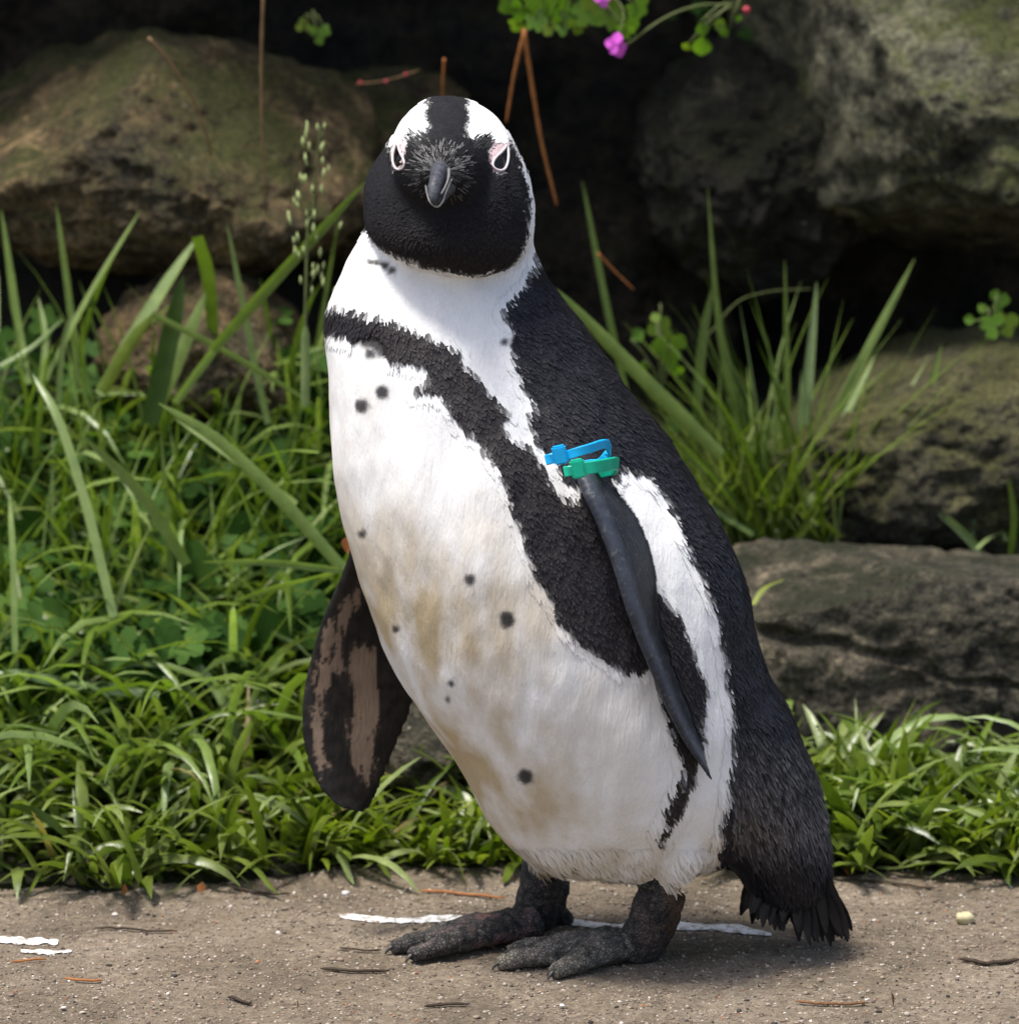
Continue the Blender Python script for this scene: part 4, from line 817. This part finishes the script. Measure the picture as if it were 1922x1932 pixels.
mesh_obj('stem', *tube(smooth_path(np.array([P(1180, 85, .66), P(1260, 30, .67), P(1330, 8, .68), P(1405, 16, .69)]), 14), [.0011]*14, 6), M['stem'], rb)
mesh_obj('bud', *ellipsoid(P(1408, 18, .688), (.003, .003, .0032), 10, 8), M['bud'], rb)
sh = empty('seed_stalk', P(575, 770, .50)); tag(sh, 'slender grass stalk with pale seed head left of the penguin', 'grass stalk')
mesh_obj('stem', *tube(smooth_path(np.array([P(574, 765, .50), P(577, 560, .50), P(590, 400, .505), P(604, 235, .51)]), 24), [.0014*(1-.6*i/23) for i in range(24)], 7), M['stem'], sh)
o = mesh_obj('sheath', *ribbon([P(576, v, .497) for v in np.linspace(768, 615, 10)], [.0034*x for x in (.8, 1, 1, 1, 1, 1, 1, 1, .9, .4)], np.array([1, .1, 0]), -.5), M['blade'], sh); o.data.attributes.new('tint', 'FLOAT', 'POINT').data.foreach_set('value', [.9]*len(o.data.vertices))
for k in range(46):
    f = k/45; v = 560-f*320; cu = np.interp(v, [235, 400, 560], [604, 590, 577]); off = random.uniform(-1, 1)*(62 if v > 360 and random.random() < .5 else 30)
    p = P(cu+off, v+random.uniform(-8, 8), .50+random.uniform(-.01, .01)); s_ = random.uniform(.0026, .0042)
    mesh_obj('seed', *tube([p, p+np.array([off*.00001, 0, s_]), p+np.array([off*.00003, 0, s_*2.2])], [.0005, s_*.42, .0003], 6), M['seed'], sh)
    if k % 4 == 0: mesh_obj('branch', *tube([P(cu, v+14, .503), p], [.0005, .0003], 5), M['stem'], sh)
v_r, f_r = leaf_shape(P(655, 1045, .20), 40*S(.2), R(15), .1, 1); tag(mesh_obj('dead_leaf', v_r, f_r, M['orange']), 'orange dead leaf peeking out beside the belly edge', 'leaf')

# ------------------------------------------------------------------ path: grit, twigs, white marks
GV, GF, n0 = [], [], 0; bm = bmesh.new(); bmesh.ops.create_icosphere(bm, subdivisions=1, radius=1); iv = np.array([q.co[:] for q in bm.verts]); fi = np.array([[q.index for q in f.verts] for f in bm.faces]); bm.free()
NG = 22000; gx = rng.uniform(-.42, .42, NG); gy = rng.uniform(-.22, .36, NG); gr = rng.choice([.0006, .0008, .0011, .0015, .0022], NG, p=[.46, .33, .16, .045, .005])
gv = iv[None]*gr[:, None, None]*rng.uniform(.6, 1.3, (NG, 1, 3))*np.array([1.2, 1.2, .7])*rng.uniform(.8, 1.2, (NG, len(iv), 1)); gv += np.stack([gx, gy, np.array([gz(a, c) for a, c in zip(gx, gy)])+gr*.25], 1)[:, None]
gf = (np.arange(NG)[:, None, None]*len(iv)+fi[None]).reshape(-1, 3)
tone = rng.choice(6, NG, p=[.36, .27, .22, .08, .045, .025]); pal = np.array([(.26, .20, .15), (.17, .13, .10), (.36, .30, .24), (.05, .045, .04), (.55, .50, .44), (.30, .14, .07)])
gc = np.concatenate([pal[tone]*rng.uniform(.75, 1.25, (NG, 1)), np.full((NG, 1), .8)], 1); gc = np.repeat(gc, len(iv), 0)
M['pebble'] = plain('pebble_tan', (.50, .44, .26), .7, .3, .2, 300)
M['grit'] = col_mat('grit', 1200, .3, .0004)
tag(fast_mesh('grit', gv.reshape(-1, 3), gf, M['grit'], gc), 'fine sand grains and grit strewn over the path', 'grit', kind='stuff')
def lay(pts, r_, mat, name, label, cat, group, z=.002):
    C = []
    for u, v in smooth_path(np.array(pts, float), 12): q = G(u, v); C.append(q+np.array([0, 0, gz(q[0], q[1])+z]))
    rr = [r_*float(np.interp(i, [0, 1, 10, 11], [.4, 1, .9, .3])) for i in range(12)]
    o = mesh_obj(name, *tube(C, rr, 7, .7), mat, origin=C[0]); tag(o, label, cat, group)
T_ = 'fallen twigs and needles on the path'
lay([(605, 1832), (660, 1838), (735, 1834)], .0015, M['twig'], 'twig', 'dark twig lying left of the toes of the far foot', 'twig', T_)
lay([(430, 1678), (480, 1688), (550, 1692)], .0013, M['twig'], 'twig', 'dark twig at the lower left grass edge', 'twig', T_)
lay([(122, 1852), (160, 1856), (195, 1853)], .0012, M['orange'], 'twig', 'lower of the two orange needles at the lower left corner', 'twig', T_)
lay([(180, 1755), (260, 1758), (335, 1762)], .0011, M['twig'], 'twig', 'thin dark twig just right of the white patch at left', 'twig', T_)
lay([(22, 1820), (55, 1817), (88, 1815)], .0012, M['orange'], 'twig', 'upper of the two orange needles at the lower left corner', 'twig', T_)
lay([(790, 1688), (860, 1690), (955, 1698)], .0014, M['orange'], 'twig', 'reddish needle on the path behind the far leg', 'twig', T_)
lay([(1580, 1668), (1650, 1668), (1770, 1682)], .0014, M['twig'], 'twig', 'dark twig along the grass edge right of the tail', 'twig', T_)
lay([(1810, 1818), (1860, 1822), (1925, 1816)], .0020, M['twig'], 'twig', 'dark twig at the right edge of the path', 'twig', T_)
lay([(640, 1796), (690, 1802), (720, 1799)], .0009, M['twig'], 'twig', 'thin twig just above the dark twig left of the far foot', 'twig', T_)
lay([(1500, 1895), (1560, 1900), (1640, 1896)], .0013, M['litter'], 'twig', 'brown twig in front of the tail near the bottom edge', 'twig', T_)
lay([(430, 1885), (450, 1889), (475, 1893)], .0016, M['twig'], 'twig', 'short dark chip near the bottom edge left of centre', 'twig', T_)
lay([(800, 1905), (840, 1902), (880, 1904)], .0014, M['twig'], 'twig', 'short dark stick at the bottom edge below the far foot', 'twig', T_)
for u, v, s_, lab in ((1365, 1775, 16, 0), (235, 1695, 26, 'rust coloured dead leaf at the lower left grass edge'), (1680, 1905, 30, 'flat brown leaf scrap near the bottom edge at right'), (560, 1905, 20, 'flat dark leaf scrap near the bottom edge left of centre'), (1600, 1655, 22, 'small rust coloured leaf under the grass right of the tail'), (380, 1690, 22, 'curled orange leaf right of the rust coloured one at lower left')):
    if not lab: continue
    q = G(u, v); V, Fs = leaf_shape((0, 0, 0), s_*SPX, R(random.uniform(0, 360)), R(90), 1); Rz = np.array(Matrix.Rotation(random.uniform(0, 6), 3, 'Z') @ Matrix.Rotation(R(-80), 3, 'X')); V = V @ Rz.T; V[:, 2] -= V[:, 2].min()
    tag(mesh_obj('dead_leaf', V+q+np.array([0, 0, gz(q[0], q[1])+.001]), Fs, M['litter'] if 'brown' in lab or 'dark' in lab else M['orange']), lab, 'leaf', 'dead leaves on the path')
m, t, b = new_mat('white_mark'); v = gencoord(t); n = noise_node(t, 130, 6, .7, v)
t.links.new(ramp(t, n.outputs[0], [(.40, (.30, .25, .20)), (.50, (.72, .71, .68)), (.6, (.80, .79, .77))]).outputs[0], b.inputs['Base Color']); b.inputs['Roughness'].default_value = .7; bump(t, b, noise_node(t, 400, 4, .6, v).outputs[0], .4, .001); M['white'] = m
def streak(pts, hw, label, seed):
    C = smooth_path(np.array(pts, float), 60); V, Fs = [], []
    for i, (u, v) in enumerate(C):
        q = G(u, v); k = hw*(.35+.65*math.sin(math.pi*i/59)**.4)*(.8+.45*fbm((i*.09, seed, 0), 1, 3)); k = max(k, .0006)
        for s_, h_ in ((-1, .0), (-.6, .0007), (.6, .0007), (1, .0)): 
            p = q+np.array([0, s_*k, 0]); V.append(p+np.array([0, 0, gz(p[0], p[1])+.0010+h_]))
    for i in range(59):
        for j in range(3): a = i*4+j; Fs.append((a, a+1, a+5, a+4))
    tag(mesh_obj('white_streak', V, Fs, M['white']), label, 'white mark', 'white marks on the path')
streak([(640, 1732), (760, 1737), (880, 1738), (1000, 1742), (1100, 1748)], .010, 'long white streak on the path behind the far foot', 1)
streak([(1060, 1745), (1160, 1752), (1260, 1748), (1340, 1752), (1455, 1766)], .012, 'white streak on the path between the near leg and the tail', 5)
streak([(-40, 1772), (40, 1776), (110, 1778)], .011, 'broad white patch on the path at the far left edge', 9)
streak([(40, 1797), (90, 1798), (135, 1799)], .007, 'small bright white dash under the broad patch at left', 13)
for u, v, r_, mt, lab in ((1820, 1742, .0055, 'pebble', 'pale yellow pebble on the path right of the tail'), (652, 1690, .0024, 'white', 'small white pebble on the path left of the far leg'), (120, 1905, .0016, 'white', 'tiny white pebble at the lower left corner'), (1060, 1900, .0014, 'white', 'tiny white pebble below the near foot')):
    q = G(u, v); V, Fs = ellipsoid((0, 0, 0), (r_*1.2, r_, r_*.8), 12, 8); V = [p*(1+.25*fbm(p*300+u, 1, 2)) for p in V]
    tag(mesh_obj('pebble', [p+q+np.array([0, 0, r_*.6]) for p in V], Fs, M[mt]), lab, 'pebble', 'pebbles on the path')
